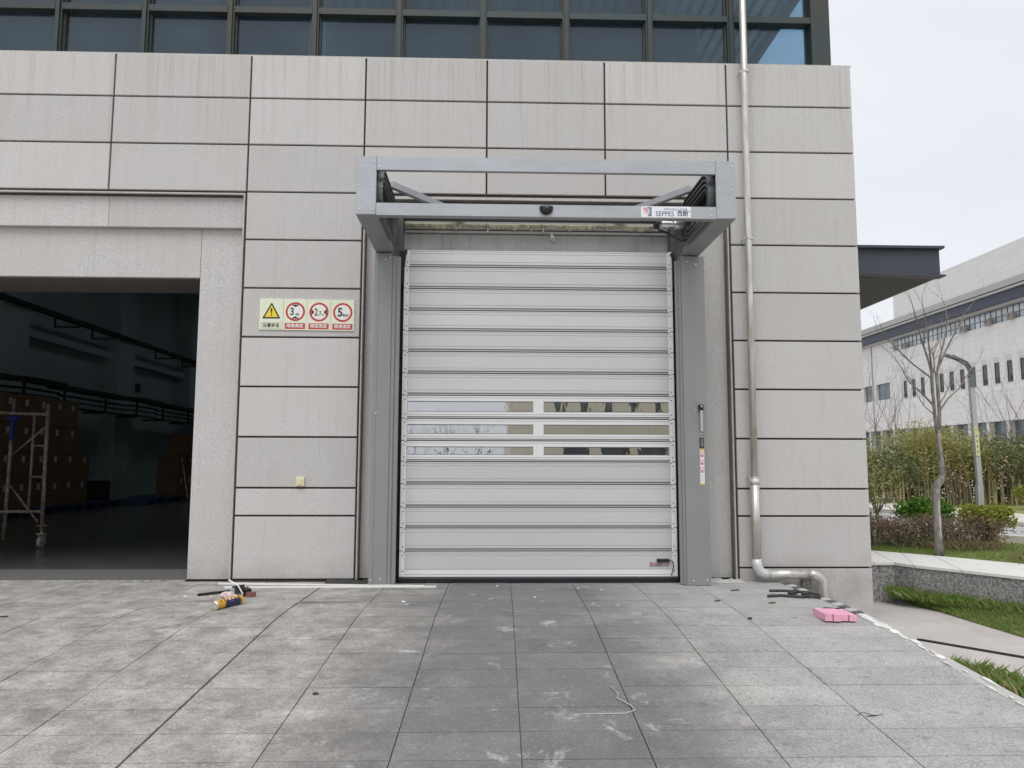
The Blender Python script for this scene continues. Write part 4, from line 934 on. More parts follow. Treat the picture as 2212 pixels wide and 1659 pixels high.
for (dz, r) in ((-.22, .03), (-.36, .025), (-.52, .035)):
    m = MB(); m.tube([(p[0]+.05, p[1], 3.2+dz) for p in path], r, 6); m.build('pipe', M['rack'], prk)
for y in (8.6, 10.8, 12.6, 14.8, 16.8, 18.8, 21, 23.5):
    m = MB(); m.box(-11.9, -11.2, y, y+.05, 2.60, 2.66); m.box(-11.25, -11.2, y, y+.05, 2.66, 3.15); m.build('hanger', M['rack'], prk)
m = MB(); m.box(-12.0, -11.9, 18.35, 18.55, 3.55, 3.85); db = m.build('junction_box', M['rack']); tag(db, 'small dark junction box on the hall pillar', 'box')
m = MB(); m.box(-11.6, -11.1, 14.0, 15.1, 0.003, .62); cr = m.build('dark_crate', M['rack']); tag(cr, 'dark low crate on the floor against the hall wall', 'crate'); m = MB(); m.box(-11.62, -11.08, 13.98, 15.12, .625, .66); m.build('lid', M['rack'], cr)
# mobile scaffold
sc = thing('mobile_scaffold', 'paint-splashed mobile scaffold tower on a caster just inside the bay', 'scaffold', (-6.3, 3.2, 0))
a, b2 = Vector((-6.28, 3.17, 0)), Vector((-6.62, 2.80, 0)); fdir = (Vector((-7.35, 3.45, 0))-a)
pA, pB, pC = a, a+Vector((-0.62, .10, 0)), a+Vector((-1.30, .2, 0))
def pole(name, p, q, r=.021, mat='scaffold'): m = MB(); m.tube([p, q], r, 10); return m.build(name, M[mat], sc, smooth=True)
pole('post', (pA.x, pA.y, .24), (pA.x-.02, pA.y, 2.02), .026); pole('post', (pB.x+.36, pB.y, .50), (pB.x+.36, pB.y, 1.90), .017)
Z = .52
pole('rail', (pA.x, pA.y, .50), (pC.x, pC.y, .48), .022); pole('rail', (pA.x-.02, pA.y, 1.87), (pC.x, pC.y, 1.92), .022)
for z in (.98, 1.42): pole('rung', (pA.x, pA.y, z), (pB.x+.36, pB.y, z+.01), .014)
pole('post', (pC.x+.72, pC.y-.1, .10), (pC.x+.74, pC.y-.1, 2.10), .024)
pole('brace', (pA.x-.02, pA.y+.02, 1.72), (pC.x+.6, pC.y, 1.20), .014); pole('brace', (pC.x+.65, pC.y, .92), (pA.x-.08, pA.y+.02, .36), .014)
def caster(x, y):
    m = MB(); m.tube([(x-.022, y, .078), (x+.022, y, .078)], .075, 20); w = m.build('caster_wheel', M['caster'], sc, smooth=False)
    m = MB(); m.tube([(x-.03, y, .078), (x+.03, y, .078)], .025, 12); m.box(x-.032, x-.026, y-.02, y+.06, .07, .185); m.box(x+.026, x+.032, y-.02, y+.06, .07, .185); m.box(x-.05, x+.05, y-.05, y+.05, .186, .20); m.build('caster_fork', M['caster'], w)
    m = MB(); m.tube([(x, y, .20), (x, y, .34)], .018, 10); m.box(x-.07, x+.07, y-.02, y+.02, .30, .312); m.build('caster_stem', M['scaffold'], w)
caster(pA.x, pA.y); caster(pC.x+.70, pC.y-.28)
m = MB(); m.tube([(pC.x+.66, pC.y-.1, 1.80), (pC.x+.74, pC.y-.1, 1.83), (pC.x+.82, pC.y-.08, 1.80)], [.03, .055, .03], 8); m.tube([(pC.x+.735, pC.y-.1, 1.5), (pC.x+.735, pC.y-.1, 1.82)], .03, 8); cl = m.build('blue_rag', M['blue_cloth']); tag(cl, 'blue rag knotted round the scaffold post', 'rag')
# ================================================================== LITTER ON THE GROUND
def lay(name, mb, mat, label, cat, group=None, smooth=False, par=None):
    o = mb.build(name, mat if not isinstance(mat, str) else M[mat], par, smooth=smooth)
    if par is None: tag(o, label, cat, group)
    return o
m = MB(); m.bar((-2.66, -.165, .0085), (-.62, -.335, .0085), .024, .014); lay('white_trim_strip', m, 'white', 'long white plastic strip lying at the wall foot, nearer the column', 'strip', 'white strips at the wall foot')
m = MB(); m.bar((-2.52, -.40, .0085), (-.5, -.375, .0085), .024, .014); lay('white_trim_strip', m, 'white', 'long white plastic strip lying in front, under the black box', 'strip', 'white strips at the wall foot')
# foam can
ca, cb_ = Vector((-2.223, -1.505, .0385)), Vector((-2.10, -1.214, .0385)); ax = (cb_-ca).normalized()
can_o = thing('foam_can', 'yellow and navy expanding-foam can lying on its side', 'can', tuple(ca))
m = MB(); m.tube([ca, ca+ax*.19], .037, 20); m.build('can_body', M['can_yellow'], can_o, smooth=False)
m = MB(); m.tube([ca+ax*.10, ca+ax*.192], .0373, 20); v2 = [v for v in m.v]
m = MB(); 
up_ = Vector((0, 0, 1)); sd = ax.cross(up_).normalized(); bq = 0
for t in (.085, .265):
    for k in range(9):
        aa = R(-70+k*14); m.v.append(tuple(ca+ax*t+(sd*math.cos(aa)+up_*math.sin(aa))*.0380))
for k in range(8): m.face((k, k+1, 9+k+1, 9+k))
m.build('navy_label', M['can_navy'], can_o)
m = MB(); m.tube([ca+ax*.19, ca+ax*.27], .037, 20); m.tube([ca+ax*.27, ca+ax*.30, ca+ax*.315], [.037, .034, .015], 20); m.build('can_shoulder', M['can_yellow'], can_o)
m = MB(); m.tube([ca-ax*.004, ca+ax*.0005], .0378, 20); m.tube([ca-ax*.010, ca-ax*.0045], [.026, .033], 20); m.build('can_base', M['can_metal'], can_o)
m = MB()
for t in range(6):
    for k in range(1):
        aa = R(62+8*(t % 2)); p = ca+ax*(.03+t*.042); q0 = p+(sd*math.cos(aa)+up_*math.sin(aa))*.0381; q1 = p+(sd*math.cos(aa-.45)+up_*math.sin(aa-.45))*.0381
        m.poly([q0, q1, q1+ax*.014, q0+ax*.022])
m.build('can_print', M['can_navy'], can_o)
m = MB(); q = ca+ax*.13; pts = [q+(sd*math.cos(R(x))+up_*math.sin(R(x)))*.0379 for x in (20, 45, 70)]
for i in range(2): m.poly([pts[i], pts[i+1], pts[i+1]+ax*.045, pts[i]+ax*.045])
m.build('paper_label', M['paper'], can_o)
m = MB(); e = ca+ax*.30; m.tube([e, e+Vector((.02, -.01, .05)), e+Vector((-.02, -.02, .12)), e+Vector((-.10, -.02, .165))], .006, 7); m.build('nozzle_hose', M['white'], can_o, smooth=True)
# black box, bag, brick, rod
m = MB(); m.bar((-2.290, -.845, .052), (-2.215, -.80, .060), .10, .075, (-.3, 0, 1)); bb = lay('black_power_adapter', m, 'black', 'black plastic box with a white label on the bag', 'box')
m = MB(); m.bar((-2.300, -.900, .055), (-2.255, -.873, .060), .003, .045, (-.3, 0, 1)); m.build('white_label', M['print_grey'], bb)
m = MB(); m.bar((-2.21, -.84, .035), (-2.16, -.80, .042), .085, .055, (.2, 0, 1)); m.build('plug_half', M['black'], bb)
bg = MB(); r4 = random.Random(11); n = 12; b0 = 0
for ring in range(6):
    t = ring/5; rr = .055*math.sin(math.pi*(.15+.8*t))**.7
    for k in range(n):
        a_ = 2*math.pi*k/n; q = r4.uniform(.75, 1.2); bg.v.append((-2.30+rr*q*1.25*math.cos(a_), -.95+rr*q*.8*math.sin(a_), .003+.055*t*r4.uniform(.85, 1.1)))
for ring in range(5):
    for k in range(n): bg.face((ring*n+k, ring*n+(k+1) % n, (ring+1)*n+(k+1) % n, (ring+1)*n+k))
bg.face([5*n+k for k in range(n)])
lay('plastic_bag', bg, 'bag', 'crumpled pale plastic bag under the black box', 'bag')
m = MB(); m.bar((-2.165, -.885, .0215), (-2.085, -.875, .0215), .05, .04); lay('brick_piece', m, 'red_brick', 'broken dark red brick beside the black box', 'brick')
m = MB(); m.tube([(-2.607, -.846, .0135), (-2.50, -.74, .0135), (-2.36, -.63, .0135)], .012, 10); lay('black_rod', m, 'black', 'black rubber rod lying left of the black box', 'rod')
def pebble(x, y, s, mat, label, cat='foam scrap', name='foam_scrap', flat=.6, group=None):
    q = MB(); rr = random.Random(int((x*7+y*13)*100)); n = 8; z0 = rz(y)
    for ring, h in ((.8, 0), (1, .4), (.6, .9)):
        for k in range(n): aa = 2*math.pi*k/n; w = rr.uniform(.8, 1.15); q.v.append((x+s*ring*w*math.cos(aa), y+s*.8*ring*w*math.sin(aa), z0+.0005+s*flat*h))
    for g_ in range(2):
        for k in range(n): q.face((g_*n+k, g_*n+(k+1) % n, (g_+1)*n+(k+1) % n, (g_+1)*n+k))
    q.face([2*n+k for k in range(n)]); lay(name, q, mat, label, cat, group)
for x, y, s, lb in ((-2.711, -.865, .017, 'white foam scrap left of the black rod'), (-2.475, -.885, .012, 'white foam scrap just below the black rod'), (-.73, -1.171, .020, 'white foam scrap on the slabs left of the door centre'),
                    (.09, -.32, .014, 'white foam crumb right under the door curtain'), (.87, -.46, .012, 'white foam crumb below the window slats near the door'), (1.08, -.54, .012, 'white foam crumb right of centre by the door sill'), (.42, -.95, .012, 'tiny white crumb on the dark slabs before the door')):
    pebble(x, y, s, 'white', lb, 'foam scrap', 'foam_scrap', .6, 'white foam scraps on the ramp')
pebble(2.05, -1.88, .020, 'scrap', 'black lump on the slabs left of the pink foam', 'lump', 'black_lump', .8)
pebble(-.98, -3.42, .020, 'scrap', 'dark round pebble on the left slabs of the ramp', 'stone', 'dark_pebble', .5)
for x, y, a_, ln, lb in ((-3.95, -1.80, .35, .22, 'dry dark twig at the far left of the ramp'), (2.62, -1.92, 0, .06, 'short dark sliver right of the black lump'), (2.42, -1.28, .1, .06, 'short dark sliver behind the pale wire'), (2.30, -.62, .3, .09, 'small dark sliver near the right column foot'), (1.98, -1.18, .2, .05, 'small dark sliver between column and pink foam')):
    m = MB(); z = rz(y)+.006; m.bar((x, y, z), (x+ln*math.cos(a_), y+ln*math.sin(a_), z+.002), .012, .008); lay('twig', m, 'leafdry', lb, 'twig')
def wire(pts, r, label, mat='wire', name='wire_scrap', cat='wire'):
    m = MB(); m.tube([(x, y, rz(y)+r+dz) for x, y, dz in pts], r, 6); lay(name, m, mat, label, cat, smooth=True)
wire([(.72, -3.35, .01), (.75, -3.46, 0), (.73, -3.54, .01), (.79, -3.64, .005), (.80, -3.70, .002), (.74, -3.735, 0), (.50, -3.74, 0)], .0035, 'bent pale wire lying on the dark slabs')
wire([(2.02, -1.02, 0), (2.1, -1.10, 0), (2.12, -1.18, 0), (2.3, -1.17, 0), (2.48, -1.2, .01), (2.50, -1.12, .005)], .0022, 'thin pale wire loop left of the pink foam')
wire([(2.80, -1.50, 0), (2.88, -1.54, .002), (2.98, -1.50, 0)], .005, 'short curved dark cord by the ramp edge', 'scrap', 'cord_scrap', 'cord')
wire([(1.98, -3.78, .0), (2.02, -3.76, .01), (2.08, -3.79, 0), (2.02, -3.80, .004), (2.12, -3.77, .0)], .0018, 'tangled dark thread on the lower right slabs', 'scrap', 'thread_scrap', 'thread')
# tangle of dark metal scrap
ts = MB(); ts.tube([(2.52, -.98, .012), (2.65, -.95, .014), (2.82, -1.02, .012), (2.9, -1.0, .014)], .012, 7); ts.tube([(2.60, -.80, .03), (2.72, -.86, .04), (2.9, -.88, .03), (3.0, -.97, .02), (2.96, -1.06, .015), (2.87, -1.03, .02)], .013, 7); ts.bar((2.74, -.94, .02), (2.82, -.90, .045), .05, .03); ts.bar((2.85, -.96, .02), (2.93, -.92, .03), .04, .03)
lay('metal_scrap', ts, 'scrap', 'tangled dark metal scrap behind the pink foam', 'scrap')
# pink foam block of four strips
pk = thing('pink_foam_block', 'pink foam block cut into strips lying on the ramp', 'foam block', (2.73, -1.87, 0))
px0, py0 = 2.600, -2.00
PZ = rz(py0+.15)
for i in range(4):
    r5 = random.Random(i); w = .056; x0 = px0+i*.068; dy = r5.uniform(-.008, .008)
    m = MB(); zz = PZ+.058-.003*i
    lo_ = [(x0-.006*i, py0+dy), (x0+w-.006*i, py0+dy), (x0+w-.006*i+.012, py0+.26+dy), (x0-.006*i+.012, py0+.26+dy)]
    m.prism(lo_, PZ+.004, zz, 'z'); m.build('foam_strip', M['pink'], pk)
m = MB(); m.box(px0+.004, px0+.235, py0+.03, py0+.23, PZ+.003, PZ+.014); m.build('foam_core', M['pink'], pk)
# crumpled membrane at the foot of the columns and drain splash stones
for (x0, x1, lb) in ((-1.62, -1.19, 'crumpled black membrane at the foot of the left column'), (2.23, 2.60, 'crumbled grey mortar at the foot of the right column')):
    q = MB(); rr = random.Random(int(x1*10)); n = 10
    for i in range(n+1):
        x = x0+(x1-x0)*i/n
        q.v += [(x, -.16+rr.uniform(-.03, .03), .001), (x, -.10, .012+rr.uniform(0, .022)), (x, -.03, .018+rr.uniform(0, .02)), (x, .009, .004)]
    for i in range(n):
        for k in range(3): q.face((i*4+k, i*4+4+k, i*4+5+k, i*4+1+k))
    lay('membrane_scrap' if x0 < 0 else 'mortar_scrap', q, 'debris' if x0 < 0 else 'tile_light', lb, 'debris')
# ================================================================== VEGETATION
def leaves(mb, rr, n, c, rad, size, flatten=1.0, shell=0.35, aspect=0.5):
    for _ in range(n):
        while True:
            d = Vector((rr.uniform(-1, 1), rr.uniform(-1, 1), rr.uniform(-1, 1)))
            if .05 < d.length < 1: break
        d = d.normalized()*(shell+(1-shell)*rr.random()**.6)
        p = Vector((c[0]+d.x*rad[0], c[1]+d.y*rad[1], c[2]+d.z*rad[2]))
        leaf(mb, rr, p, size*rr.uniform(.6, 1.4), aspect)
def leaf(mb, rr, p, s, aspect=.5, dirv=None):
    t = dirv or Vector((rr.uniform(-1, 1), rr.uniform(-1, 1), rr.uniform(-.6, .9))).normalized(); a = t.cross(Vector((rr.uniform(-1, 1), rr.uniform(-1, 1), rr.uniform(-1, 1)))).normalized()
    b = len(mb.v); mb.v += [tuple(p-t*s*.5), tuple(p+a*s*aspect*.5), tuple(p+t*s*.5), tuple(p-a*s*aspect*.5)]; mb.face((b, b+1, b+2, b+3))
def blades(mb, rr, n, area, h, dens=None):
    k = 0
    while k < n:
        x, y, z = area(rr)
        if dens and rr.random() > dens(x, y): continue
        k += 1; hh = h*rr.uniform(.5, 1.4); a = rr.uniform(0, 6.28); w = .0016+hh*.022; ln = hh*rr.uniform(.2, 1.1)
        b = len(mb.v); dx, dy = math.cos(a), math.sin(a)
        mb.v += [(x-dy*w, y+dx*w, z), (x+dy*w, y-dx*w, z), (x+dx*ln*.4+dy*w*.5, y+dy*ln*.4-dx*w*.5, z+hh*.6), (x+dx*ln, y+dy*ln, z+hh)]
        mb.face((b, b+1, b+2)); mb.face((b, b+2, b+3))
def interp(poly, t):
    n = len(poly)-1; i = min(int(t*n), n-1); f = t*n-i; return lerp(poly[i], poly[i+1], f)
rr = random.Random(21)
gm = MB()
def area_bank(r):
    t = r.random()**1.1*.80; a_, b_ = interp(grass_edge, t*.85), None
    i = t*.85*(len(grass_edge)-1); j = int(i); f = i-j
    c_ = lerp(lawn_edge[min(j+2, 11)], lawn_edge[min(j+3, 11)], f); s = r.random()
    p = lerp(a_, c_, s); return p[0]-.0, p[1], -.415+.145*s
blades(gm, rr, 34000, area_bank, .034)
def area_wallfoot(r):
    t = r.random()*.55; i = 2+t*7; j = int(i); p = lerp(lawn_edge[j], lawn_edge[j+1], i-j); s = r.random()*.12
    return p[0]-.03-s, p[1]-.03-s*.6, -.29-s*.4
blades(gm, rr, 1800, area_wallfoot, .085)
def area_tuft(r):
    p = lerp((3.62, -1.95), (3.95, -3.1), r.random()); return p[0]+r.gauss(0, .07), p[1]+r.gauss(0, .05), -.42
blades(gm, rr, 1800, area_tuft, .11)
tag(gm.build('grass', M['grass']), 'short green grass on the banked strip below the retaining wall', 'grass', kind='stuff')
gm = MB(); gd = MB()
def area_lawn(r):
    t = r.random()*.66; i = t*9+.0; j = int(i); f = i-j; a_ = lerp(inner[j], inner[j+1], f); s = r.random()
    return a_[0]+s*1.9, a_[1]+s*1.5, ZT-.012
blades(gm, rr, 30000, area_lawn, .034); tag(gm.build('grass', M['grass']), 'green lawn grass above the pale wall cap', 'grass', kind='stuff')
def area_dry(r):
    if r.random() < .35: return 6.75+r.gauss(0, .22), 1.05+r.gauss(0, .22), ZT-.01
    return 6.45+r.gauss(0, .25), 2.55+r.gauss(0, .14), ZT-.01
blades(gd, rr, 2200, area_dry, .11); tag(gd.build('dry_grass', M['grass_dry']), 'pale dry grass tufts around the tree foot and hedge', 'grass', kind='stuff')
# clipped hedge of brown-red leaves
hd_ = MB(); stems = MB()
def hp(t): return lerp((4.55, 3.05), (7.15, 2.75), t)
for _ in range(7500):
    t = rr.random(); p = hp(t); h = .34+.05*math.sin(t*23)+.04*math.sin(t*61); top = rr.random()
    z = ZT+.05+h*top**.6; leaf(hd_, rr, Vector((p[0]+rr.uniform(-.12, .12), p[1]+rr.gauss(0, .2), z)), .035*rr.uniform(.6, 1.5), .6)
for _ in range(420):
    p = hp(rr.random()); x, y = p[0], p[1]+rr.gauss(0, .17); stems.tube([(x, y, ZT-.02), (x+rr.uniform(-.06, .06), y+rr.uniform(-.05, .05), ZT+.25+rr.random()*.2)], [.004, .002], 4, False)
hg = thing('low_hedge', 'low hedge of dry reddish-brown leaves behind the young tree', 'hedge', (5.8, 2.9, ZT)); hd_.build('foliage', M['hedge'], hg); stems.build('stems', M['bark_far'], hg)
# two round bushes
def bush(name, label, c, rad, n, size, mat, lobes, stemn, z0, seed):
    r_ = random.Random(seed); t = thing(name, label, 'bush', (c[0], c[1], z0)); f = MB(); s = MB()
    for _ in range(lobes):
        d = Vector((r_.uniform(-1, 1), r_.uniform(-1, 1), r_.uniform(-.7, .8)))
        if d.length > 1: d.normalize()
        q = (c[0]+d.x*rad[0]*.68, c[1]+d.y*rad[1]*.68, c[2]+d.z*rad[2]*.68); k = r_.uniform(.28, .45)
        leaves(f, r_, n//lobes, q, (rad[0]*k, rad[1]*k, rad[2]*k), size, shell=.45, aspect=.6)
        s.tube([(c[0]+r_.uniform(-.05, .05), c[1], z0-.02), (c[0]+d.x*rad[0]*.35, c[1]+d.y*rad[1]*.3, (z0+q[2])/2), q], [.012, .008, .003], 5, False)
    f.build('foliage', M[mat], t); s.build('stems', M['bark_far'], t); return t
bush('round_bush', 'dense bright green round bush behind the low hedge', (6.92, 4.15, .46), (.44, .38, .28), 4200, .05, 'bush', 26, 0, ZT, 4)
bush('leggy_bush', 'yellow-green leggy bush with bare stems by the road', (7.12, 2.95, .45), (.43, .36, .26), 2300, .05, 'bush_yellow', 22, 0, ZT, 9)
bush('clipped_hedge', 'olive yellow clipped hedge beyond the road at the right edge', (15.0, 11.6, .42), (1.6, .5, .35), 4200, .07, 'bush_yellow', 30, 0, .1, 12)
# bare trees
def grow(mb, r_, p, d, ln, rad, depth, spread=.5, upb=.25, twig=.002):
    pts = [p]; n = 3; dd = d.copy()
    for i in range(n):
        dd = (dd+Vector((r_.gauss(0, .13), r_.gauss(0, .13), r_.gauss(0, .08)+upb*.12))).normalized(); pts.append(pts[-1]+dd*ln/n)
    rads = [rad*(1-.45*i/n) for i in range(n+1)]
    if depth == 0: rads[-1] = twig
    mb.tube(pts, rads, 7 if rad > .02 else (5 if rad > .006 else 4), False)
    if depth <= 0: return
    for k in range(r_.choice((2, 2, 3))):
        a = Vector((r_.gauss(0, 1), r_.gauss(0, 1), r_.gauss(0, .5))); a = (a-dd*a.dot(dd)).normalized()
        st = pts[-1] if k == 0 else pts[r_.choice((1, 2, 3))]
        grow(mb, r_, st, (dd+a*spread*r_.uniform(.5, 1.3)+Vector((0, 0, upb*.4))).normalized(), ln*r_.uniform(.55, .85), rads[-1]*r_.uniform(.55, .9) if k else rads[-1]*.9, depth-1, spread, upb, twig)
tree = thing('young_bare_tree', 'bare young tree with a pale bark scar standing in front of the hedge', 'tree', (5.75, 1.75, ZT))
D0 = Vector((5.755, 1.78, 0))
def tp(px, pz, dy=0): return (px, 1.78+dy, pz)
trunk = MB()
trunk.tube([tp(5.735, .03), tp(5.730, .35), tp(5.728, .72), tp(5.735, .92), tp(5.80, .99), tp(5.83, 1.08), tp(5.82, 1.25), tp(5.805, 1.50), tp(5.802, 1.64)], [.054, .047, .046, .053, .045, .033, .030, .028, .028], 12)
trunk.tube([tp(5.795, 1.60), tp(5.772, 1.8), tp(5.762, 2.05), tp(5.757, 2.36)], [.026, .022, .020, .020], 10)
trunk.tube([tp(5.812, 1.60), tp(5.832, 1.85), tp(5.828, 2.15), tp(5.822, 2.40)], [.026, .023, .022, .022], 10)
trunk.build('trunk', M['bark'], tree, smooth=True)
sc_ = MB(); sc_.prism([(5.722, .22), (5.716, .31), (5.728, .36), (5.720, .47), (5.731, .55), (5.724, .66), (5.735, .78), (5.743, .72), (5.740, .60), (5.752, .50), (5.745, .40), (5.750, .28), (5.738, .20)], 1.7335, 1.739, 'y'); sc_.build('bark_scar', M['tile_light'], tree)
br = MB(); r_ = random.Random(33)
limbs = [((5.765, 1.95), (5.60, 2.10), (5.40, 2.26), (5.30, 2.42), .014), ((5.77, 2.30), (5.64, 2.42), (5.50, 2.55), (5.34, 2.74), .014), ((5.77, 2.34), (5.72, 2.55), (5.64, 2.85), (5.585, 3.10), .017),
         ((5.77, 2.36), (5.73, 2.6), (5.70, 2.85), (5.665, 3.08), .014), ((5.82, 2.36), (5.90, 2.58), (6.02, 2.92), (6.06, 3.10), .016), ((5.82, 2.38), (5.93, 2.64), (6.08, 2.92), (6.20, 3.14), .014),
         ((5.83, 1.88), (5.97, 2.05), (6.13, 2.18), (6.26, 2.36), .014), ((5.83, 1.95), (5.90, 2.10), (5.94, 2.22), (5.96, 2.32), .008), ((5.80, 1.80), (5.66, 1.95), (5.60, 2.08), (5.56, 2.22), .008), ((5.79, 2.38), (5.80, 2.5), (5.79, 2.62), (5.83, 2.70), .012)]
for i, (a, b, c, d, w) in enumerate(limbs):
    dy = [(-.12, .10, .0, -.08, .1, -.05, .06, -.1, .1, 0)[i]*t for t in (0, .4, .7, 1)]
    P = [Vector((q[0], 1.78+dy[k], q[1])) for k, q in enumerate((a, b, c, d))]
    br.tube(P, [w, w*.8, w*.62, w*.42], 7, False)
    dd = (P[3]-P[2]).normalized()
    grow(br, r_, P[3], dd, .30, w*.42, 2 if w > .01 else 1, .55, .2, .0015)
    for k in range(5):
        s = P[1].lerp(P[3], r_.uniform(.0, .95)); grow(br, r_, s, (dd+Vector((r_.gauss(0, .7), r_.gauss(0, .7), r_.uniform(-.1, .4)))).normalized(), r_.uniform(.10, .28), w*.28, r_.choice((0, 1, 1)), .6, .1, .0013)
br.build('branches', M['bark'], tree)
bt = thing('small_leafy_tree', 'small multi-stem tree with sparse leaves left of the bare tree', 'tree', (6.35, 4.4, ZT)); s = MB(); r_ = random.Random(2); f = MB()
s.tube([(6.38, 4.6, ZT), (6.40, 4.6, .25), (6.37, 4.6, .40)], [.035, .028, .022], 8)
for q in range(7): grow(s, r_, Vector((6.37, 4.6, .36)), Vector((r_.uniform(-.8, .7), r_.uniform(-.4, .4), 1)).normalized(), .42, .013, 2, .5, .3)
for q in range(1100):
    leaf(f, r_, Vector((6.30+r_.gauss(0, .27), 4.6+r_.gauss(0, .2), .95+r_.gauss(0, .28))), .05*r_.uniform(.6, 1.4), .5)
s.build('stems', M['bark_far'], bt); f.build('foliage', M['bamboo'], bt)
# bamboo screen beyond the road: each clump with its own canes and leaves
def clump(x, y, w, h, n, label, mat='bamboo', seed=1, canes=16):
    r_ = random.Random(seed); t = thing('bamboo_clump', label, 'bamboo', (x, y, .1), 'bamboo screen beyond the road'); s = MB(); f = MB()
    tops = []
    for k in range(canes):
        bx, by = x+r_.uniform(-w, w), y+r_.uniform(-.5, .5); hh = h*r_.uniform(.72, 1.08); lx = r_.gauss(0, .16)
        s.tube([(bx, by, .05), (bx+lx*.3, by, hh*.5), (bx+lx, by+r_.gauss(0, .1), hh)], [.022, .018, .006], 5, False); tops.append((bx, by, hh, lx))
    for k in range(n):
        bx, by, hh, lx = r_.choice(tops); u = .42+.62*r_.random()**.7; sp = .22+.20*math.sin(min(1, u)*3)
        p = Vector((bx+lx*u+r_.gauss(0, sp), by+r_.gauss(0, .3), hh*u+r_.gauss(0, .1)))
        leaf(f, r_, p, .15*r_.uniform(.6, 1.4), .2, Vector((r_.uniform(-1, 1), r_.uniform(-1, 1), r_.uniform(-1, .25))).normalized())
    s.build('canes', M['cane'], t); f.build('foliage', M[mat], t); return t
CL = [(9.3, 13.9, .8, 1.75, 'bamboo_dark', 'dark bamboo clump tucked beside the building corner'), (10.2, 14.2, .7, 2.05, 'bamboo', 'bamboo clump behind the small leafy tree'), (11.15, 13.6, .8, 1.9, 'bamboo_dark', 'dark evergreen clump left of the bare tree trunk'), (12.1, 14.0, .7, 2.45, 'bamboo', 'pale tall bamboo clump just left of the tree trunk'),
      (13.0, 14.0, .7, 2.35, 'bamboo', 'yellowish bamboo clump between the tree trunk and the lamp'), (13.9, 14.1, .6, 2.45, 'bamboo', 'bamboo clump directly behind the lamp post'), (14.9, 14.0, .8, 2.15, 'bamboo_dark', 'dark green bamboo clump right of the lamp post'), (16.0, 14.2, .8, 2.2, 'bamboo_dark', 'dark bamboo clump at the right edge of the view')]
for i, (x, y, w, h, mt_, lb) in enumerate(CL): clump(x, y, w, h*.86, 3000, lb, mt_, 40+i, 22)
eh = thing('dark_backing_hedge', 'dark leafy backing added behind the bamboo canes for the shade there', 'hedge', (12.5, 15.4, .1)); f = MB(); s = MB(); r_ = random.Random(77)  # added backing; its dark leaves stand in for shade under the bamboo
for q in range(9000):
    x = r_.uniform(8.3, 18.2); z = .08+1.25*r_.random()**.8*(.85+.2*math.sin(x*2.3)); leaf(f, r_, Vector((x, 15.3+r_.gauss(0, .3), z)), .13*r_.uniform(.6, 1.4), .5)
for q in range(60):
    x = r_.uniform(8.3, 18.2); s.tube([(x, 15.4, .05), (x+r_.gauss(0, .1), 15.4, 1.0)], [.02, .008], 4, False)
f.build('foliage', M['bamboo_dark'], eh); s.build('stems', M['bark_far'], eh)
fs = thing('flowering_shrub', 'thin shrub with scattered pink blossoms in front of the bamboo', 'shrub', (12.6, 12.6, .1)); s = MB(); f = MB(); r_ = random.Random(8)
for q in range(16):
    x = r_.uniform(11.9, 14.3); h = r_.uniform(.9, 1.5); s.tube([(x, 12.9, .1), (x+r_.gauss(0, .15), 12.9, h)], [.012, .005], 4, False)
    for k in range(7): leaf(f, r_, Vector((x+r_.gauss(0, .1), 12.85, h*r_.uniform(.5, 1.05))), .05, .9)
s.build('stems', M['bark_far'], fs); f.build('blossoms', M['blossom'], fs)
for i, (x, y, h, lb) in enumerate(((14.2, 20.0, 5.2, 'leafless tree rising over the bamboo beside the building corner'), (16.0, 21.0, 5.2, 'second leafless tree over the bamboo, left of the tree trunk'), (19.2, 20, 5.4, 'leafless tree over the bamboo right of the lamp post'), (20.6, 20.5, 6.0, 'leafless tree at the right edge above the bamboo'))):
    t = thing('bare_tree', lb, 'tree', (x, y, .1), 'leafless trees beyond the bamboo'); s = MB(); r_ = random.Random(60+i)
    s.tube([(x, y, 0), (x, y, .8)], [.05, .04], 7)
    for k in range(6): grow(s, r_, Vector((x, y, .7)), Vector((r_.gauss(0, .38), r_.gauss(0, .3), 1)).normalized(), h*.36, .022, 3, .42, .25, .004)
    tr_ = MB(); tr_.tube([(x, y, 0), (x+.01, y, .82)], [.055, .045], 8); tr_.build('trunk', M['bark_far'], t); s.build('branches', M['bark_far'], t)
# street lamp
lp = thing('street_lamp', 'grey street lamp with a bent double arm and yellow pole sign', 'street lamp', (13.18, 12.46, .1))
m = MB(); m.prism([(13.10, 12.40), (13.26, 12.40), (13.26, 12.52), (13.10, 12.52)], .1, .65, 'z'); m.build('base_box', M['lamp_grey'], lp)
m = MB(); m.bar((13.20, 12.46, .1), (13.12, 12.46, 3.62), .125, .10, (0, 1, 0)); m.build('post', M['lamp_grey'], lp)
m = MB(); m.tube([(13.08, 12.43, 3.55), (13.07, 12.43, 3.75), (12.98, 12.43, 3.90), (12.62, 12.42, 4.10)], .035, 8); m.tube([(13.17, 12.47, 3.55), (13.16, 12.47, 3.80), (13.05, 12.47, 3.97), (12.66, 12.47, 4.16)], .035, 8); m.build('arm', M['lamp_dark'], lp, smooth=True)
m = MB(); m.bar((12.42, 12.45, 4.17), (12.80, 12.45, 4.05), .16, .06); m.build('lamp_head', M['lamp_dark'], lp)
m = MB(); m.box(13.05, 13.20, 12.38, 12.398, 3.3, 3.62); m.build('junction_cover', M['lamp_dark'], lp)
m = MB(); m.bar((13.165, 12.40, 1.42), (13.145, 12.40, 2.22), .11, .012, (0, 1, 0)); sg = m.build('pole_sign', plain('pole_sign_yellow', (.62, .58, .33), .5), lp)
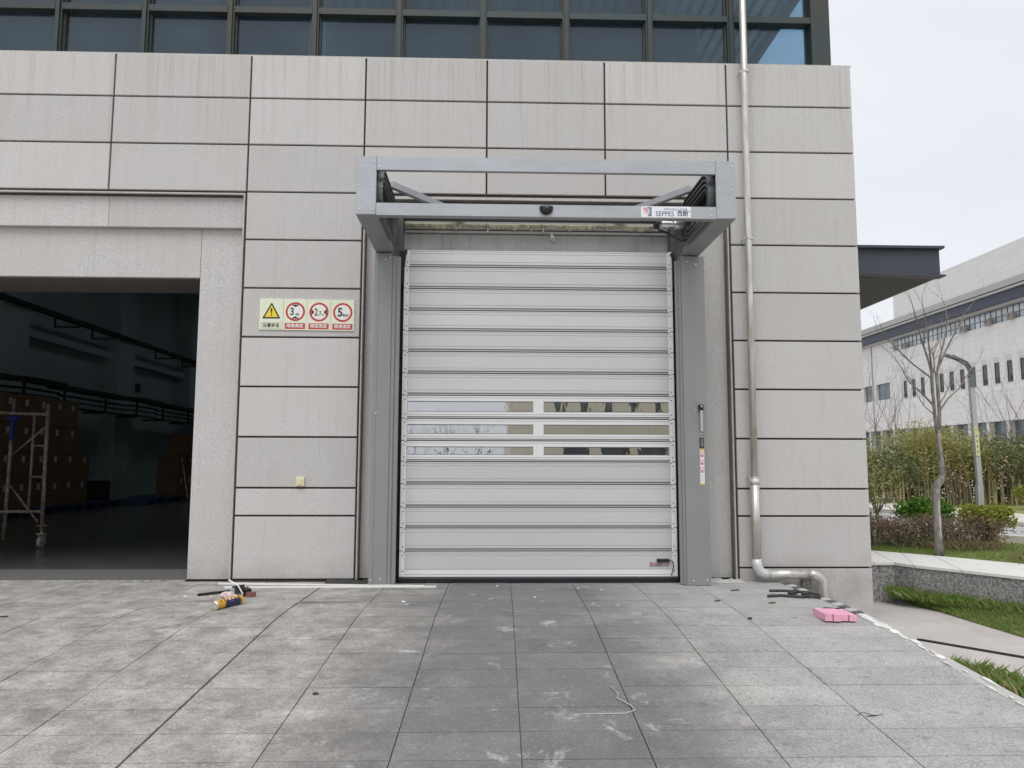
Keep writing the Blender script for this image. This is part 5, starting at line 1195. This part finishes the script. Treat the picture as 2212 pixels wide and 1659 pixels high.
text('sign_print', 'C', .10, (13.148, 12.392, 2.13), M['print_black'], sg)
m = MB()
for i in range(4): m.box(13.132+.002*(3-i)*2, 13.165+.002*(3-i)*2, 12.388, 12.393, 1.52+i*.14, 1.56+i*.14)
m.build('sign_print', M['print_navy'], sg)
# ================================================================== FAR BUILDINGS
fbld = thing('far_office_building', 'long pale stone building with slot windows and a dark eaves band', 'building', (50, 70, 0))
def fp_(name, mat, *a, par=None):
    m = MB(); m.box(*a); return m.build(name, M[mat], par or fbld)
X0, X1 = 50, 64; YN, YF = 20, 100
fp_('wall', 'far_wall', X0, X1, YN, YF, 11.75, 15.0); fp_('wall', 'far_wall', X0, X1, YN, YF, 5.42, 8.35)
fp_('core', 'far_wall', X0+1.2, X1, YN+.5, YF-.5, 8.35, 11.75)
fp_('ground_glazing', 'glass_far', X0+.8, X1, YN, YF, 3.0, 5.42); fp_('ground_wall', 'far_wall', X0+.3, X1, YN, YF, 0, 3.0)
for i in range(27): fp_('ground_pier', 'far_wall', X0+.2, X0+1.0, YN+3*i-.2, YN+3*i+.2, 3.0, 5.42)
slots = [62.17-1.86*k for k in range(1, 18)]+[62.17+1.865*k for k in range(0, 12)]
slots = sorted(slots); edges = [YN]
for y in slots: edges += [y-.52, y+.52]
# piers between slots, then the two large windows near the far end
bigs = [(86.08, 89.53), (90.57, 92.85)]
for a, b in bigs: edges += [a, b]
edges.append(YF)
for i in range(0, len(edges), 2): fp_('pier', 'far_wall', X0, X0+1.19, edges[i], edges[i+1], 8.351, 11.749)
sp = MB()   # splayed recess: outer rectangle on the wall plane, inner rectangle set back
o_ = [(0, -.52, 8.36), (0, .52, 8.36), (0, .52, 11.74), (0, -.52, 11.74)]; i_ = [(.18, -.41, 9.15), (.18, .41, 9.15), (.18, .41, 11.2), (.18, -.41, 11.2)]
sp.v = o_+i_
for k in range(4): sp.face((k, (k+1) % 4, 4+(k+1) % 4, 4+k))
spm = sp.mesh('window_splay', M['far_wall'])
gl_ = MB(); gl_.poly([(.16, -.41, 9.15), (.16, -.41, 11.2), (.16, .41, 11.2), (.16, .41, 9.15)]); glm = gl_.mesh('pane', M['glass_dark'])
fr_ = MB()
for z in (9.15, 9.72, 11.06): fr_.box(.12, .17, -.41, .41, z, z+.05)
for y in (-.41, .36): fr_.box(.12, .17, y, y+.05, 9.15, 11.2)
for y in (-.2, -.1, 0, .1): fr_.box(.09, .11, y, y+.02, 9.2, 9.7)
frm = fr_.mesh('window_frame', M['far_frame'])
for y in slots:
    w = inst('slot_window', spm, fbld, (X0+.002, y, 0))
    for nm, me in (('pane', glm), ('window_frame', frm)):
        c = bpy.data.objects.new(nm, me); link(c, w, local=True)
for a, b in bigs:
    w = fp_('large_window', 'far_frame', X0+.35, X0+.40, a, b, 8.36, 11.74)
    m = MB(); m.box(X0+.30, X0+.345, a+.1, b-.1, 9.3, 11.3); m.build('pane', M['glass_far'], w)
    fp_('large_window_surround', 'far_wall', X0, X0+.42, a, b, 8.36, 9.28); fp_('large_window_surround', 'far_wall', X0, X0+.42, a, b, 11.35, 11.74)
fp_('wall', 'far_wall', X0, X1, 85.05, YF, 15.0, 16.45); fp_('strip_back', 'far_wall', X0+.8, X1, YN, 85.0, 15.0, 16.45)
y = YN+.4; k = 0
pm_ = MB(); pm_.poly([(.25, 0, 15.05), (.25, 0, 16.4), (.25, .80, 16.4), (.25, .80, 15.05)]); pmm = pm_.mesh('strip_pane', plain('strip_glass_sky_tone', (.52, .58, .64), .12, 0, .9, var=.35, vscale=.5))  # sky reflection on the strip panes put in as a pale base colour
mm_ = MB(); mm_.box(.205, .26, -.035, .035, 15.0, 16.45); mm_.box(.21, .26, .035, .80, 15.66, 15.72); mmm = mm_.mesh('strip_mullion', M['far_frame'])
while y < 84.5:
    inst('strip_pane', pmm, fbld, (X0, y+.03, 0)); inst('strip_mullion', mmm, fbld, (X0, y, 0)); y += .84
fp_('strip_sill', 'far_wall', X0-.02, X0+.8, YN, 85.05, 14.93, 15.03)
fp_('eaves_strip', 'far_grey', X0-.45, X1, YN, YF, 16.46, 16.72); fp_('eaves_band', 'far_fascia', X0-.7, X1, YN, YF, 16.721, 17.75); fp_('eaves_line', 'far_grey', X0-.95, X1, YN, YF, 17.751, 17.95); fp_('eaves_dark_line', 'far_fascia', X0-.85, X1, YN, YF, 17.951, 18.08)  # grey strip, dark band, grey line, then a thin dark line below the parapet
fp_('parapet', 'far_grey', X0-.95, X1, YN, YF, 18.081, 18.72)
fp_('upper_block', 'far_wall', X0-.05, X1, YN, 84.3, 18.721, 22.4)
fp_('facade_pipe', 'far_grey', X0-.12, X0-.02, 90.18, 90.30, 1, 16.4)
for i, (y, lb) in enumerate(((81.6, 'air conditioner under the far building eaves, farthest left of the bare tree'), (70.0, 'air conditioner under the far building eaves, seen through the tree crown'), (66.0, 'air conditioner under the far building eaves, right of the tree crown'), (62.6, 'air conditioner under the far building eaves, nearest the right edge'))):
    m = MB(); m.box(X0-.40, X0-.03, y, y+.85, 15.04, 15.68); a = m.build('air_conditioner', M['ac']); tag(a, lb, 'air conditioner', 'air conditioners on the far building')
    m = MB(); m.tube([(X0-.402, y+.42, 15.36), (X0-.415, y+.42, 15.36)], .24, 12); m.build('fan_grille', M['lamp_dark'], a)
# beige building and bare trees across the yard, mirrored in the door panes
yb = -46.0
bb_ = thing('beige_office_building', 'beige stone building across the yard, mirrored in the door panes', 'building', (15, yb, -.45))
def bp_(name, mat, *a):
    m = MB(); m.box(*a); return m.build(name, M[mat], bb_)
bx0 = 1.45
sl_x = [bx0+3.45+1.76*k for k in range(14)]
ed = [bx0]
for x in sl_x: ed += [x-.26, x+.26]
ed.append(31)
for i in range(0, len(ed), 2): bp_('pier', 'beige_wall', ed[i], ed[i+1], yb-1, yb, 4.2, 6.9)
bp_('wall', 'beige_wall', bx0, 31, yb-1, yb, 2.62, 4.2); bp_('wall', 'beige_wall', bx0, 31, yb-1, yb, 6.9, 14.0); bp_('core', 'beige_wall', bx0, 31, yb-14, yb-1, -.45, 14)
for x in sl_x:
    m = MB(); m.box(x-.26, x+.26, yb-.6, yb-.55, 4.2, 6.9); m.build('slot_window', M['glass_far'], bb_)
wx = [bx0+3.6+2.75*k for k in range(9)]; ed = [bx0]
for x in wx: ed += [x, x+1.95]
ed.append(31)
for i in range(0, len(ed), 2): bp_('pier', 'beige_wall', ed[i], ed[i+1], yb-1, yb, -.45, 2.62)
for x in wx:
    m = MB(); m.box(x, x+1.95, yb-.5, yb-.45, -.45, 2.62); m.build('wide_window', M['glass_dark'], bb_)
for i, x in enumerate((-.6, -2.2, -3.9, -5.6, -7.6)):
    t = thing('yard_tree', '%s leafless tree from the beige building, mirrored in the lowest door pane' % ORD[i], 'tree', (x, -34-i*.7, -.45), 'leafless trees across the yard'); s = MB(); r_ = random.Random(80+i)
    tr_ = MB(); tr_.tube([(x, -34-i*.7, -.46), (x, -34-i*.7, 1.0)], [.09, .06], 7); tr_.build('trunk', M['bark_far'], t)
    for k in range(5): grow(s, r_, Vector((x, -34-i*.7, .9)), Vector((r_.gauss(0, .4), r_.gauss(0, .4), 1)).normalized(), 1.3, .03, 3, .45, .2, .006)
    s.build('branches', M['bark_far'], t)
